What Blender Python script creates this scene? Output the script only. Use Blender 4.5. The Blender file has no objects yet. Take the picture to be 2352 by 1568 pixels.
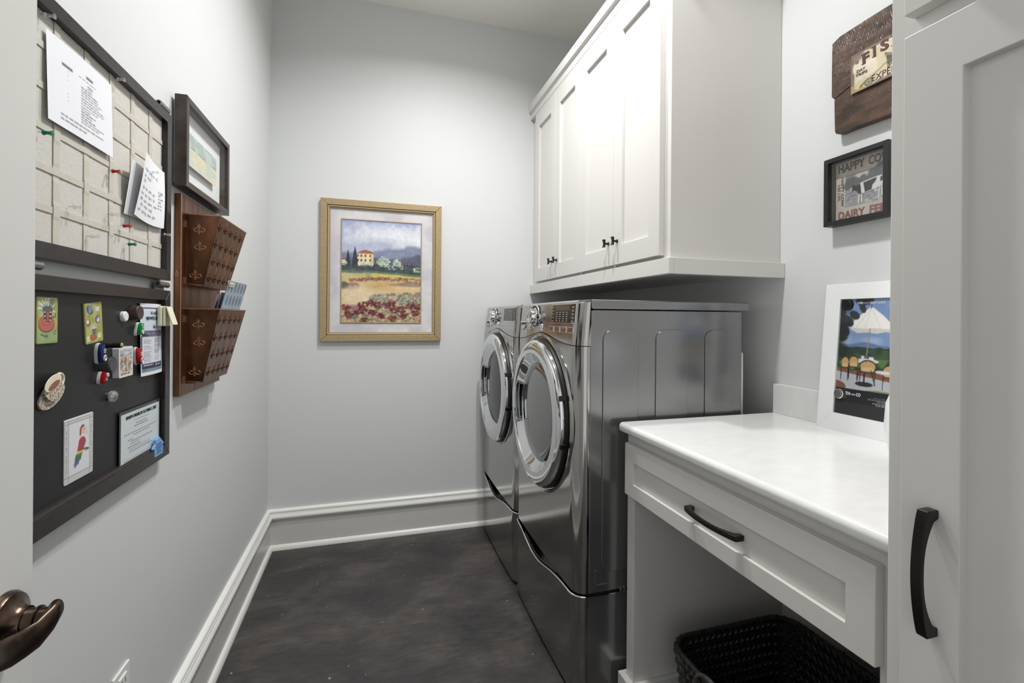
import bpy, bmesh, math, random
import numpy as np
from mathutils import Vector, Matrix

random.seed(11)
RNG = np.random.default_rng(11)
S = bpy.context.scene
COL = S.collection

# ------------------------------------------------------------------ camera
F_PX, YAW, ROLL, PPY = 1069.3, 0.288767, 0.00819, -53.33
CAM_Z = 1.28
cam_d = bpy.data.cameras.new('camera')
cam = bpy.data.objects.new('camera', cam_d)
COL.objects.link(cam)
fw = Vector((math.sin(YAW), math.cos(YAW), 0))
r0 = Vector((math.cos(YAW), -math.sin(YAW), 0)); u0 = Vector((0, 0, 1))
rt = r0 * math.cos(ROLL) + u0 * math.sin(ROLL)
up = -r0 * math.sin(ROLL) + u0 * math.cos(ROLL)
mw = Matrix((rt, up, -fw)).transposed().to_4x4()
mw.translation = (0, 0, CAM_Z)
cam.matrix_world = mw
cam_d.sensor_width = 36.0
cam_d.lens = 36.0 * F_PX / 2352.0
cam_d.shift_y = PPY / 2352.0
cam_d.clip_start = 0.02
S.camera = cam

# ------------------------------------------------------------------ world, exposure
wd = bpy.data.worlds.new('hall_light'); S.world = wd; wd.use_nodes = True
wd.node_tree.nodes['Background'].inputs[0].default_value = (0.97, 0.985, 1.0, 1)
wd.node_tree.nodes['Background'].inputs[1].default_value = 0.90
S.view_settings.view_transform = 'Standard'
S.view_settings.look = 'None'
S.view_settings.exposure = 0.04
S.view_settings.gamma = 1.0
S.view_settings.use_curve_mapping = False
LAMP_W = 26.0

# ------------------------------------------------------------------ helpers
def lin(c):
    c = np.asarray(c, float) / 255.0
    return np.where(c <= 0.04045, c / 12.92, ((c + 0.055) / 1.055) ** 2.4)

def nd(nt, t, **kw):
    n = nt.nodes.new(t)
    for k, v in kw.items():
        setattr(n, k, v)
    return n

def mat(name, col, rough=0.5, metal=0.0, var=None, bump=None, coat=0.0, coat_rough=0.1, trans=0.0, ior=1.45, emit=None, spec=None, alpha=1.0):
    m = bpy.data.materials.new(name); m.use_nodes = True
    nt = m.node_tree; b = nt.nodes['Principled BSDF']
    c = [*lin(col), 1.0]
    b.inputs['Base Color'].default_value = c
    b.inputs['Roughness'].default_value = rough
    b.inputs['Metallic'].default_value = metal
    b.inputs['Coat Weight'].default_value = coat
    b.inputs['Coat Roughness'].default_value = coat_rough
    b.inputs['Transmission Weight'].default_value = trans
    b.inputs['IOR'].default_value = ior
    b.inputs['Alpha'].default_value = alpha
    if spec is not None: b.inputs['Specular IOR Level'].default_value = spec
    if emit:
        b.inputs['Emission Color'].default_value = [*lin(emit[0]), 1]
        b.inputs['Emission Strength'].default_value = emit[1]
    if var or bump:
        tc = nd(nt, 'ShaderNodeTexCoord')
    if var:                      # (scale xyz, amount, detail[, second colour])
        mp = nd(nt, 'ShaderNodeMapping'); mp.inputs['Scale'].default_value = var[0]
        nt.links.new(tc.outputs['Object'], mp.inputs[0])
        nz = nd(nt, 'ShaderNodeTexNoise'); nz.inputs['Scale'].default_value = 1.0
        nz.inputs['Detail'].default_value = var[2]
        nt.links.new(mp.outputs[0], nz.inputs['Vector'])
        rp = nd(nt, 'ShaderNodeValToRGB')
        rp.color_ramp.elements[0].position = 0.32; rp.color_ramp.elements[1].position = 0.68
        c1 = np.array(c[:3])
        if len(var) > 3:
            ca, cb = c1, lin(var[3])
        else:
            ca, cb = c1 * (1 - var[1]), np.minimum(c1 * (1 + var[1]), 1)
        rp.color_ramp.elements[0].color = [*ca, 1]; rp.color_ramp.elements[1].color = [*cb, 1]
        nt.links.new(nz.outputs['Fac'], rp.inputs[0])
        nt.links.new(rp.outputs[0], b.inputs['Base Color'])
    if bump:                     # (scale xyz, strength, detail)
        mp2 = nd(nt, 'ShaderNodeMapping'); mp2.inputs['Scale'].default_value = bump[0]
        nt.links.new(tc.outputs['Object'], mp2.inputs[0])
        n2 = nd(nt, 'ShaderNodeTexNoise'); n2.inputs['Scale'].default_value = 1.0
        n2.inputs['Detail'].default_value = bump[2]
        nt.links.new(mp2.outputs[0], n2.inputs['Vector'])
        bp = nd(nt, 'ShaderNodeBump'); bp.inputs['Strength'].default_value = bump[1]
        bp.inputs['Distance'].default_value = 0.002
        nt.links.new(n2.outputs['Fac'], bp.inputs['Height'])
        nt.links.new(bp.outputs[0], b.inputs['Normal'])
    return m

def print_mat(name, rough, coat=0.0):
    m = bpy.data.materials.new(name); m.use_nodes = True
    nt = m.node_tree; b = nt.nodes['Principled BSDF']
    a = nd(nt, 'ShaderNodeAttribute', attribute_name='Col')
    nt.links.new(a.outputs['Color'], b.inputs['Base Color'])
    b.inputs['Roughness'].default_value = rough
    b.inputs['Coat Weight'].default_value = coat
    b.inputs['Coat Roughness'].default_value = 0.05
    return m

class MB:
    def __init__(s):
        s.v = []; s.f = []
    def add(s, vs, fs):
        o = len(s.v)
        s.v += [tuple(v) for v in vs]; s.f += [tuple(i + o for i in f) for f in fs]
        return s
    def box(s, x0, x1, y0, y1, z0, z1):
        return s.hexa([(x0, y0, z0), (x1, y0, z0), (x1, y1, z0), (x0, y1, z0), (x0, y0, z1), (x1, y0, z1), (x1, y1, z1), (x0, y1, z1)])
    def hexa(s, p):
        return s.add(p, [(3, 2, 1, 0), (4, 5, 6, 7), (0, 1, 5, 4), (1, 2, 6, 5), (2, 3, 7, 6), (3, 0, 4, 7)])
    def prism(s, poly, n0, n1):
        """poly: list of (u, v); extruded along n (third coordinate)"""
        k = len(poly)
        return s.add([(u, v, n0) for u, v in poly] + [(u, v, n1) for u, v in poly],
                     [tuple(range(k - 1, -1, -1)), tuple(range(k, 2 * k))] + [(i, (i + 1) % k, k + (i + 1) % k, k + i) for i in range(k)])
    def lathe(s, prof, n=32, a0=0.0, a1=None, sx=1.0, sy=1.0):
        """profile (r, h) around local n axis (third coordinate)"""
        full = a1 is None
        if full: a1 = 2 * math.pi
        m = n if full else n + 1
        vs = []; fs = []
        for i in range(m):
            a = a0 + (a1 - a0) * i / n
            for r, h in prof:
                vs.append((r * math.cos(a) * sx, r * math.sin(a) * sy, h))
        k = len(prof)
        for i in range(n):
            j = (i + 1) % m
            for q in range(k - 1):
                fs.append((i * k + q, j * k + q, j * k + q + 1, i * k + q + 1))
        return s.add(vs, fs)
    def tube(s, pts, r, n=8, flat=None, closed=False):
        """round (or flattened) tube along a polyline; r number or list"""
        P = [Vector(p) for p in pts]; N = len(P)
        R = r if isinstance(r, (list, tuple)) else [r] * N
        vs = []; ref = None
        for i, p in enumerate(P):
            a = P[(i - 1) % N] if (i or closed) else P[i]
            b = P[(i + 1) % N] if (i < N - 1 or closed) else P[i]
            t = (b - a).normalized()
            if ref is None:
                ref = Vector((0, 0, 1)) if abs(t.z) < 0.9 else Vector((1, 0, 0))
            x = ref - t * ref.dot(t)
            if x.length < 1e-5: x = t.orthogonal()
            x.normalize(); ref = x; y = t.cross(x)
            for k in range(n):
                ang = 2 * math.pi * k / n
                vs.append(p + x * (R[i] * math.cos(ang)) + y * (R[i] * math.sin(ang) * (flat or 1.0)))
        fs = []
        for i in range(N if closed else N - 1):
            j = (i + 1) % N
            for k in range(n):
                l = (k + 1) % n
                fs.append((i * n + k, i * n + l, j * n + l, j * n + k))
        if not closed:
            fs += [tuple(range(n - 1, -1, -1)), tuple((N - 1) * n + k for k in range(n))]
        return s.add(vs, fs)
    def loft(s, rings, cap=True):
        n = len(rings[0]); vs = [p for r in rings for p in r]; fs = []
        for i in range(len(rings) - 1):
            for k in range(n):
                l = (k + 1) % n
                fs.append((i * n + k, i * n + l, (i + 1) * n + l, (i + 1) * n + k))
        if cap: fs += [tuple(range(n - 1, -1, -1)), tuple((len(rings) - 1) * n + k for k in range(n))]
        return s.add(vs, fs)
    def grid(s, fn, nu, nv):
        vs = [fn(i / nu, j / nv) for j in range(nv + 1) for i in range(nu + 1)]
        fs = [(j * (nu + 1) + i, j * (nu + 1) + i + 1, (j + 1) * (nu + 1) + i + 1, (j + 1) * (nu + 1) + i) for j in range(nv) for i in range(nu)]
        return s.add(vs, fs)
    def xf(s, M):
        s.v = [tuple(M @ Vector(v)) for v in s.v]
        return s

def basis(o, u, v, n):
    M = Matrix((Vector(u), Vector(v), Vector(n))).transposed().to_4x4(); M.translation = o
    return M
def on_left(y, z, x):  return basis((x, y, z), (0, 1, 0), (0, 0, 1), (1, 0, 0))
def on_right(y, z, x): return basis((x, y, z), (0, -1, 0), (0, 0, 1), (-1, 0, 0))
def on_back(x, z, y):  return basis((x, y, z), (1, 0, 0), (0, 0, 1), (0, -1, 0))

WM = {}
def thing(name, label, cat, loc=(0, 0, 0), rot=None, group=None, kind=None):
    o = bpy.data.objects.new(name, None); COL.objects.link(o)
    o.empty_display_size = 0.05
    M = Matrix.Translation(loc)
    if rot is not None: M = M @ rot.to_4x4()
    o.matrix_world = M; WM[o.name] = M
    tag(o, label, cat, group, kind)
    return o
def tag(o, label=None, cat=None, group=None, kind=None):
    if label: o['label'] = label
    if cat: o['category'] = cat
    if group: o['group'] = group
    if kind: o['kind'] = kind
    return o

def obj(name, mb, m, parent=None, smooth=True, bevel=0.0, seg=2, angle=35, local=False, recalc=True, label=None, kind=None):
    me = bpy.data.meshes.new(name)
    vs = mb.v
    off = None
    if parent is not None:
        W = WM[parent.name]
        if not local:
            inv = W.inverted(); vs = [inv @ Vector(v) for v in vs]
    else:
        a = np.array(vs); lo = a.min(0); hi = a.max(0)
        off = Vector(((lo[0] + hi[0]) / 2, (lo[1] + hi[1]) / 2, lo[2]))
        vs = [Vector(v) - off for v in vs]
    me.from_pydata(vs, [], mb.f)
    if bevel or recalc:
        bm = bmesh.new(); bm.from_mesh(me)
        if recalc: bmesh.ops.recalc_face_normals(bm, faces=bm.faces)
        if bevel:
            es = [e for e in bm.edges if len(e.link_faces) == 2 and e.calc_face_angle(0) > math.radians(30)]
            bmesh.ops.bevel(bm, geom=es, offset=bevel, segments=seg, profile=0.5, affect='EDGES', clamp_overlap=True)
        bm.to_mesh(me); bm.free()
    if smooth:
        me.shade_smooth(); me.set_sharp_from_angle(angle=math.radians(max(angle, 50) if bevel else angle))
    me.materials.append(m)
    o = bpy.data.objects.new(name, me); COL.objects.link(o)
    if bevel and smooth:
        wn = o.modifiers.new('flat_faces', 'WEIGHTED_NORMAL'); wn.mode = 'FACE_AREA'; wn.weight = 100; wn.keep_sharp = True
    if parent is not None:
        o.parent = parent; WM[o.name] = WM[parent.name]
    else:
        o.location = off; WM[o.name] = Matrix.Translation(off)
    if label: o['label'] = label
    if kind: o['kind'] = kind
    return o
def struct(name, mb, m, **kw):
    o = obj(name, mb, m, **kw); o['kind'] = 'structure'; return o
def dup(o, parent, M):
    """copy of a piece sharing mesh data, placed by matrix M in the parent's frame (built local)"""
    c = o.copy(); COL.objects.link(c); c.parent = parent
    c.matrix_local = M; WM[c.name] = WM[parent.name] @ M
    return c

def frame4(parent, M, w, h, b, d, m, name='frame_rail', bevel=0.002, prof=None, lo=0.0):
    """four mitred rails around a w x h outer rectangle, M origin at its lower left corner; b border, d depth"""
    O = [(0, 0), (w, 0), (w, h), (0, h)]
    bl, br, bt, bb = b if isinstance(b, (tuple, list)) else (b, b, b, b)
    I = [(bl, bb), (w - br, bb), (w - br, h - bt), (bl, h - bt)]
    out = []
    for k in range(4):
        l = (k + 1) % 4
        mb = MB().prism([O[k], O[l], I[l], I[k]], lo, d)
        out.append(obj(name, mb.xf(M), m, parent, bevel=bevel))
    return out

def text(parent, s, size, M, m, align='CENTER', name='lettering', sx=1.0, depth=0.0003, spacing=1.0, shear=0.0, bold=0.0):
    cu = bpy.data.curves.new(name, 'FONT'); cu.body = s; cu.size = size; cu.align_x = align; cu.align_y = 'CENTER'
    cu.space_character = spacing; cu.extrude = depth; cu.resolution_u = 3; cu.shear = shear; cu.offset = bold
    tmp = bpy.data.objects.new('tmp_text', cu); COL.objects.link(tmp)
    me = bpy.data.meshes.new_from_object(tmp)
    bpy.data.objects.remove(tmp); bpy.data.curves.remove(cu)
    me.name = name
    W = WM[parent.name].inverted() @ M @ Matrix.Diagonal((sx, 1, 1, 1))
    me.transform(W)
    me.materials.clear(); me.materials.append(m)
    o = bpy.data.objects.new(name, me); COL.objects.link(o); o.parent = parent; WM[o.name] = WM[parent.name]
    return o

def lettering(parent, s, M, w, h, m, bold=0.0):
    """text scaled so that its bounding box is w x h with its lower left corner at M"""
    o = text(parent, s, 1.0, Matrix.Identity(4), m, 'LEFT', bold=bold)
    W = WM[parent.name]; me = o.data; me.transform(W)
    a = np.array([v.co for v in me.vertices]); lo = a.min(0); hi = a.max(0)
    me.transform(W.inverted() @ M @ Matrix.Diagonal((w / (hi[0] - lo[0]), h / (hi[1] - lo[1]), 1, 1)) @ Matrix.Translation((-lo[0], -lo[1], 0)))
    return o

# ------------------------------------------------------------------ small painter for flat prints
def vnoise(h, w, nx, ny):
    g = RNG.random((ny + 2, nx + 2))
    x = np.linspace(0, nx, w, endpoint=False); y = np.linspace(0, ny, h, endpoint=False)
    xi = x.astype(int); yi = y.astype(int); fx = x - xi; fy = (y - yi)[:, None]
    fx = fx * fx * (3 - 2 * fx); fy = fy * fy * (3 - 2 * fy)
    a = g[yi][:, xi] * (1 - fx) + g[yi][:, xi + 1] * fx
    b = g[yi + 1][:, xi] * (1 - fx) + g[yi + 1][:, xi + 1] * fx
    return a * (1 - fy) + b * fy
class Cv:
    def __init__(s, w, h, bg, ss=2):
        s.w, s.h, s.ss = w, h, ss
        s.W, s.H = w * ss, h * ss
        s.a = np.empty((s.H, s.W, 3)); s.a[:] = bg
        s.X, s.Y = np.meshgrid((np.arange(s.W) + .5) / s.W, (np.arange(s.H) + .5) / s.H)
        s.asp = w / h
    def mix(s, m, c, al=1.0):
        m = (np.clip(m, 0, 1) * al)[..., None]
        s.a = s.a * (1 - m) + np.asarray(c, float) * m
        return s
    def rect(s, x0, y0, x1, y1, c, al=1.0):
        return s.mix(((s.X >= x0) & (s.X <= x1) & (s.Y >= y0) & (s.Y <= y1)).astype(float), c, al)
    def poly(s, P, c, al=1.0):
        ins = np.zeros(s.X.shape, bool); n = len(P)
        for i in range(n):
            (xa, ya), (xb, yb) = P[i], P[(i + 1) % n]
            if ya == yb: continue
            k = ((ya > s.Y) != (yb > s.Y)) & (s.X < (xb - xa) * (s.Y - ya) / (yb - ya) + xa)
            ins ^= k
        return s.mix(ins.astype(float), c, al)
    def ell(s, cx, cy, rx, ry, c, al=1.0, rot=0.0, soft=0.0, wob=None):
        dx = s.X - cx; dy = (s.Y - cy) / s.asp; ry = ry / s.asp
        ca, sa = math.cos(rot), math.sin(rot)
        d = np.hypot((dx * ca + dy * sa) / rx, (-dx * sa + dy * ca) / ry)
        if wob is not None: d = d + wob
        m = np.clip((1 - d) / soft + .5, 0, 1) if soft else (d < 1).astype(float)
        return s.mix(m, c, al)
    def line(s, P, wd, c, al=1.0):
        m = np.zeros(s.X.shape)
        for (xa, ya), (xb, yb) in zip(P[:-1], P[1:]):
            ya2, yb2 = ya / s.asp, yb / s.asp; Y = s.Y / s.asp
            L = (xb - xa) ** 2 + (yb2 - ya2) ** 2 + 1e-12
            t = np.clip(((s.X - xa) * (xb - xa) + (Y - ya2) * (yb2 - ya2)) / L, 0, 1)
            d = np.hypot(s.X - xa - t * (xb - xa), Y - ya2 - t * (yb2 - ya2))
            m = np.maximum(m, (d < wd / 2).astype(float))
        return s.mix(m, c, al)
    def noise(s, nx, ny, amp):
        s.a = s.a + ((vnoise(s.H, s.W, nx, ny) - .5) * 2 * amp)[..., None]
        return s
    def mottle(s, nx, ny, c, thr=.55, al=.5, soft=.15):
        return s.mix((vnoise(s.H, s.W, nx, ny) - thr) / soft, c, al)
    def words(s, x0, x1, y, h, c, al=.8, wl=.06, gap=.012):
        x = x0
        while x < x1:
            l = wl * random.uniform(.4, 1.3); e = min(x + l, x1)
            s.rect(x, y - h / 2, e, y + h / 2, c, al)
            x = e + gap * random.uniform(.7, 1.4)
        return s
    def scrawl(s, x0, x1, y, h, c, wd=.006, al=.9, slope=0.0):
        x = x0
        while x < x1:
            n = random.randint(4, 9); l = n * h * .35
            if x + l > x1 + .02: break
            P = [(x + l * i / (2 * n), y + slope * (x - x0) + h * (random.uniform(-.5, -.1) if i % 2 else random.uniform(.1, .45)) * (1.7 if random.random() < .15 else 1)) for i in range(2 * n)]
            s.line(P, wd, c, al); x += l + h * random.uniform(.5, .9)
        return s
    def out(s):
        a = np.clip(s.a, 0, 255).reshape(s.h, s.ss, s.w, s.ss, 3).mean((1, 3))
        return a
def raster(name, cv, fn, m, parent=None, **kw):
    """grid mesh with the painter's picture as point colours; fn(u, v) -> world point, v from the bottom"""
    a = cv.out(); h, w = a.shape[:2]
    mb = MB().grid(fn, w - 1, h - 1)
    o = obj(name, mb, m, parent, recalc=False, smooth=False, **kw)
    me = o.data
    at = me.color_attributes.new('Col', 'FLOAT_COLOR', 'POINT')
    c = np.ones((h * w, 4), np.float32); c[:, :3] = lin(a[::-1].reshape(-1, 3))
    at.data.foreach_set('color', c.ravel())
    me.color_attributes.active_color = at
    me.shade_smooth()
    return o
def flat(M, w, h, n=0.0):
    return lambda u, v: tuple(M @ Vector((u * w, v * h, n)))

# ------------------------------------------------------------------ materials
M_wall = mat('wall_paint', (214, 216, 216), .55, bump=((60, 60, 60), .05, 4))
M_ceil = mat('ceiling_paint', (240, 238, 232), .6)
M_trim = mat('trim_white', (236, 236, 232), .28)
M_cab = mat('cabinet_paint', (213, 211, 207), .32, bump=((120, 120, 120), .03, 2))
M_door = mat('door_paint', (216, 216, 212), .35)
M_quartz = mat('white_quartz', (224, 224, 223), .2, var=((14, 30, 10), .03, 6))
M_splash = M_quartz
M_black = mat('black_rubber', (14, 14, 14), .45)
M_bronze = mat('dark_bronze', (46, 42, 38), .32, .75)
M_pull = mat('black_pull', (38, 36, 34), .32, .6)
M_chrome = mat('chrome', (226, 228, 230), .06, 1.0)
M_steel = mat('graphite_steel', (178, 176, 173), .11, 1.0, bump=((3, 300, 3), .015, 2))
M_steel_side = mat('graphite_side', (140, 140, 141), .2, .75)
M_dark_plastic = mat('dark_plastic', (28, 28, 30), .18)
M_frame_dark = mat('espresso_frame', (42, 37, 38), .3, var=((4, 60, 60), .25, 4))
M_frame_brown = mat('brown_frame', (64, 54, 50), .38, var=((30, 200, 30), .35, 5))
M_black_frame = mat('black_frame', (34, 34, 35), .42)
M_magboard = mat('black_steel_sheet', (33, 33, 35), .42, var=((9, 9, 9), .15, 5))
M_linen = mat('linen', (206, 203, 196), .85, var=((300, 300, 500), .08, 3), bump=((500, 500, 900), .35, 2))
M_ribbon = mat('linen_ribbon', (199, 195, 183), .7, var=((600, 600, 600), .05, 2))
M_paper = mat('paper', (238, 239, 243), .8)
M_copper = mat('aged_copper', (140, 96, 70), .36, .85, var=((18, 60, 5), 0, 6, (74, 50, 40)))
M_copper_hi = mat('rubbed_copper', (184, 142, 114), .3, .9)
M_copper_dk = M_copper
M_gold = mat('gold_frame', (170, 149, 114), .45, .25, var=((120, 10, 120), .12, 4))
M_gold_dk = M_gold
M_nickel = mat('satin_nickel', (150, 150, 148), .35, .9)
M_white_gloss = mat('white_gloss', (236, 238, 238), .15)
M_cream = mat('cream_plastic', (232, 228, 204), .35)
M_white_plastic = mat('white_plastic', (235, 235, 232), .3)
M_red = mat('red_plastic', (168, 44, 42), .3)
M_green = mat('green_plastic', (18, 120, 96), .3)
M_clear = bpy.data.materials.new('clear_plastic'); M_clear.use_nodes = True
def _clear(nt):
    nt.nodes.clear()
    o = nd(nt, 'ShaderNodeOutputMaterial'); m1 = nd(nt, 'ShaderNodeMixShader'); m2 = nd(nt, 'ShaderNodeMixShader')
    t = nd(nt, 'ShaderNodeBsdfTransparent'); g = nd(nt, 'ShaderNodeBsdfGlossy'); d = nd(nt, 'ShaderNodeBsdfDiffuse')
    g.inputs['Roughness'].default_value = .05; t.inputs[0].default_value = (.97, .97, .97, 1); d.inputs[0].default_value = (.9, .9, .9, 1)
    m1.inputs[0].default_value = .14; m2.inputs[0].default_value = .22
    nt.links.new(t.outputs[0], m1.inputs[1]); nt.links.new(d.outputs[0], m1.inputs[2])
    nt.links.new(m1.outputs[0], m2.inputs[1]); nt.links.new(g.outputs[0], m2.inputs[2]); nt.links.new(m2.outputs[0], o.inputs[0])
_clear(M_clear.node_tree)
M_pane = bpy.data.materials.new('frame_glass'); M_pane.use_nodes = True
_nt = M_pane.node_tree; _nt.nodes.clear()
_o = nd(_nt, 'ShaderNodeOutputMaterial'); _m = nd(_nt, 'ShaderNodeMixShader'); _t = nd(_nt, 'ShaderNodeBsdfTransparent'); _g = nd(_nt, 'ShaderNodeBsdfGlossy')
_g.inputs['Roughness'].default_value = .02; _m.inputs[0].default_value = .05
_nt.links.new(_t.outputs[0], _m.inputs[1]); _nt.links.new(_g.outputs[0], _m.inputs[2]); _nt.links.new(_m.outputs[0], _o.inputs[0])
M_ink = mat('black_ink', (44, 42, 42), .7)
M_ink_grey = mat('grey_ink', (92, 84, 80), .7)
M_ink_red = mat('red_ink', (92, 56, 55), .7)
M_ink_white = mat('white_ink', (232, 232, 232), .7)
M_ink_navy = mat('navy_ink', (38, 42, 62), .7)
M_print = print_mat('matte_print', .6)
M_print_gl = print_mat('glossy_print', .3, .5)
M_steel_pin = mat('pin_steel', (150, 150, 150), .3, 1.0)
M_blue_house = mat('blue_foam', (118, 168, 222), .6)
M_basket = mat('black_fibre', (33, 31, 30), .45, var=((60, 60, 60), .6, 3))

# floor: stained concrete
def floor_mat():
    m = bpy.data.materials.new('stained_concrete'); m.use_nodes = True
    nt = m.node_tree; b = nt.nodes['Principled BSDF']
    tc = nd(nt, 'ShaderNodeTexCoord')
    def noise(sc, det, rgh=.6, dist=0.0):
        mp = nd(nt, 'ShaderNodeMapping'); mp.inputs['Scale'].default_value = sc
        nt.links.new(tc.outputs['Object'], mp.inputs[0])
        n = nd(nt, 'ShaderNodeTexNoise'); n.inputs['Scale'].default_value = 1; n.inputs['Detail'].default_value = det
        n.inputs['Roughness'].default_value = rgh; n.inputs['Distortion'].default_value = dist
        nt.links.new(mp.outputs[0], n.inputs['Vector']); return n
    n1 = noise((3.2, 4.5, 1), 7, .62, .4)
    r1 = nd(nt, 'ShaderNodeValToRGB'); e = r1.color_ramp.elements
    e[0].position = .3; e[0].color = [*lin((44, 43, 46)), 1]
    e[1].position = .72; e[1].color = [*lin((86, 81, 79)), 1]
    k = e.new(.5); k.color = [*lin((61, 58, 57)), 1]
    nt.links.new(n1.outputs['Fac'], r1.inputs[0])
    n2 = noise((14, 60, 1), 6, .7, .3)
    r2 = nd(nt, 'ShaderNodeValToRGB'); r2.color_ramp.elements[0].position = .35; r2.color_ramp.elements[1].position = .7
    r2.color_ramp.elements[0].color = (.72, .72, .72, 1); r2.color_ramp.elements[1].color = (1.3, 1.27, 1.25, 1)
    nt.links.new(n2.outputs['Fac'], r2.inputs[0])
    mx = nd(nt, 'ShaderNodeMix', data_type='RGBA', blend_type='MULTIPLY'); mx.inputs[0].default_value = 1
    nt.links.new(r1.outputs[0], mx.inputs[6]); nt.links.new(r2.outputs[0], mx.inputs[7])
    # sparse pale specks of paint
    n3 = noise((48, 48, 1), 2, .5)
    r3 = nd(nt, 'ShaderNodeValToRGB'); r3.color_ramp.elements[0].position = .73; r3.color_ramp.elements[1].position = .77
    r3.color_ramp.elements[0].color = (0, 0, 0, 1); r3.color_ramp.elements[1].color = (1, 1, 1, 1)
    nt.links.new(n3.outputs['Fac'], r3.inputs[0])
    mx2 = nd(nt, 'ShaderNodeMix', data_type='RGBA'); nt.links.new(r3.outputs[0], mx2.inputs[0])
    nt.links.new(mx.outputs[2], mx2.inputs[6]); mx2.inputs[7].default_value = [*lin((150, 144, 140)), 1]
    nt.links.new(mx2.outputs[2], b.inputs['Base Color'])
    r4 = nd(nt, 'ShaderNodeMapRange'); r4.inputs[3].default_value = .38; r4.inputs[4].default_value = .6
    nt.links.new(n2.outputs['Fac'], r4.inputs[0]); nt.links.new(r4.outputs[0], b.inputs['Roughness'])
    bp = nd(nt, 'ShaderNodeBump'); bp.inputs['Strength'].default_value = .12; bp.inputs['Distance'].default_value = .003
    nt.links.new(n2.outputs['Fac'], bp.inputs['Height']); nt.links.new(bp.outputs[0], b.inputs['Normal'])
    return m
M_floor = floor_mat()

def plank_mat():
    m = bpy.data.materials.new('rough_sawn_wood'); m.use_nodes = True
    nt = m.node_tree; b = nt.nodes['Principled BSDF']
    tc = nd(nt, 'ShaderNodeTexCoord')
    mp = nd(nt, 'ShaderNodeMapping'); mp.inputs['Scale'].default_value = (1, 7, 40)
    nt.links.new(tc.outputs['Object'], mp.inputs[0])
    n = nd(nt, 'ShaderNodeTexNoise'); n.inputs['Scale'].default_value = 1.5; n.inputs['Detail'].default_value = 6
    nt.links.new(mp.outputs[0], n.inputs['Vector'])
    r = nd(nt, 'ShaderNodeValToRGB'); e = r.color_ramp.elements
    e[0].position = .3; e[0].color = [*lin((44, 33, 29)), 1]; e[1].position = .75; e[1].color = [*lin((104, 78, 62)), 1]
    nt.links.new(n.outputs['Fac'], r.inputs[0]); nt.links.new(r.outputs[0], b.inputs['Base Color'])
    mp2 = nd(nt, 'ShaderNodeMapping'); mp2.inputs['Scale'].default_value = (1, 1, .35); mp2.inputs['Rotation'].default_value = (.35, 0, 0)
    nt.links.new(tc.outputs['Object'], mp2.inputs[0])
    w = nd(nt, 'ShaderNodeTexWave', bands_direction='Y'); w.inputs['Scale'].default_value = 75; w.inputs['Distortion'].default_value = 6.0
    w.inputs['Detail'].default_value = 3
    nt.links.new(mp2.outputs[0], w.inputs['Vector'])
    ad = nd(nt, 'ShaderNodeMath', operation='ADD'); nt.links.new(w.outputs['Fac'], ad.inputs[0]); nt.links.new(n.outputs['Fac'], ad.inputs[1])
    bp = nd(nt, 'ShaderNodeBump'); bp.inputs['Strength'].default_value = .4; bp.inputs['Distance'].default_value = .0025
    nt.links.new(ad.outputs[0], bp.inputs['Height']); nt.links.new(bp.outputs[0], b.inputs['Normal'])
    b.inputs['Roughness'].default_value = .33
    return m
M_plank = plank_mat()

# ------------------------------------------------------------------ room
XL, XR, YB, ZC = -0.55, 1.455, 2.83, 3.11
YF = -0.10
struct('floor', MB().box(XL - .1, XR + .1, -1.6, YB + .1, -.08, 0), M_floor)
struct('ceiling', MB().box(XL - .1, XR + .1, YF - .12, YB + .1, ZC, ZC + .08), M_ceil)
struct('ceiling_hall', MB().box(-1.6, 1.7, -2.6, YF - .121, 2.75, 2.83), M_ceil)
struct('wall_left', MB().box(XL - .1, XL, YF - .12, YB + .1, 0, ZC), M_wall)
struct('wall_back', MB().box(XL, XR, YB, YB + .1, 0, ZC), M_wall)
struct('wall_right', MB().box(XR, XR + .1, YF - .12, YB + .1, 0, ZC), M_wall)
wf = MB()
DX0, DX1, DZ = -0.44, 0.52, 2.44
wf.box(XL, DX0, YF - .12, YF, 0, ZC); wf.box(DX1, XR, YF - .12, YF, 0, ZC); wf.box(DX0, DX1, YF - .12, YF, DZ, ZC)
struct('wall_front', wf, M_wall)
# door casing around the opening the camera looks through
cs = MB(); cs.box(DX1, DX1 + .09, YF, YF + .02, 0, DZ + .09); cs.box(DX0 - .09, DX1, YF, YF + .02, DZ, DZ + .09)
struct('trim_1', cs, M_trim, bevel=.003)

def baseboard(name, M, length):
    """local: u along the wall, v up, n out of the wall"""
    b = struct(name, MB().box(0, length, 0, .172, 0, .016).xf(M), M_cab)
    cap = [(.0, .168), (.026, .168), (.030, .174), (.030, .182), (.024, .190), (.020, .196), (.020, .199), (.0165, .199), (.0165, .203), (.019, .205), (.019, .210), (.014, .216), (0, .218)]
    mb = MB().prism(cap, 0, length)
    mb.v = [(w, v, u) for u, v, w in mb.v]
    obj('cap_moulding', mb.xf(M), M_trim, b, angle=50)
    q = [(.0155, 0)] + [(.0155 + .016 * math.cos(a), .026 * math.sin(a)) for a in np.linspace(0, math.pi / 2, 7)]
    mb = MB().prism(q, 0, length); mb.v = [(w, v, u) for u, v, w in mb.v]
    obj('shoe_moulding', mb.xf(M), M_trim, b, angle=50)
    return b
baseboard('baseboard_left', on_left(YF + .02, 0, XL), YB - YF - .02)
baseboard('baseboard_back', on_back(XL, 0, YB), 1.22)

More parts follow.
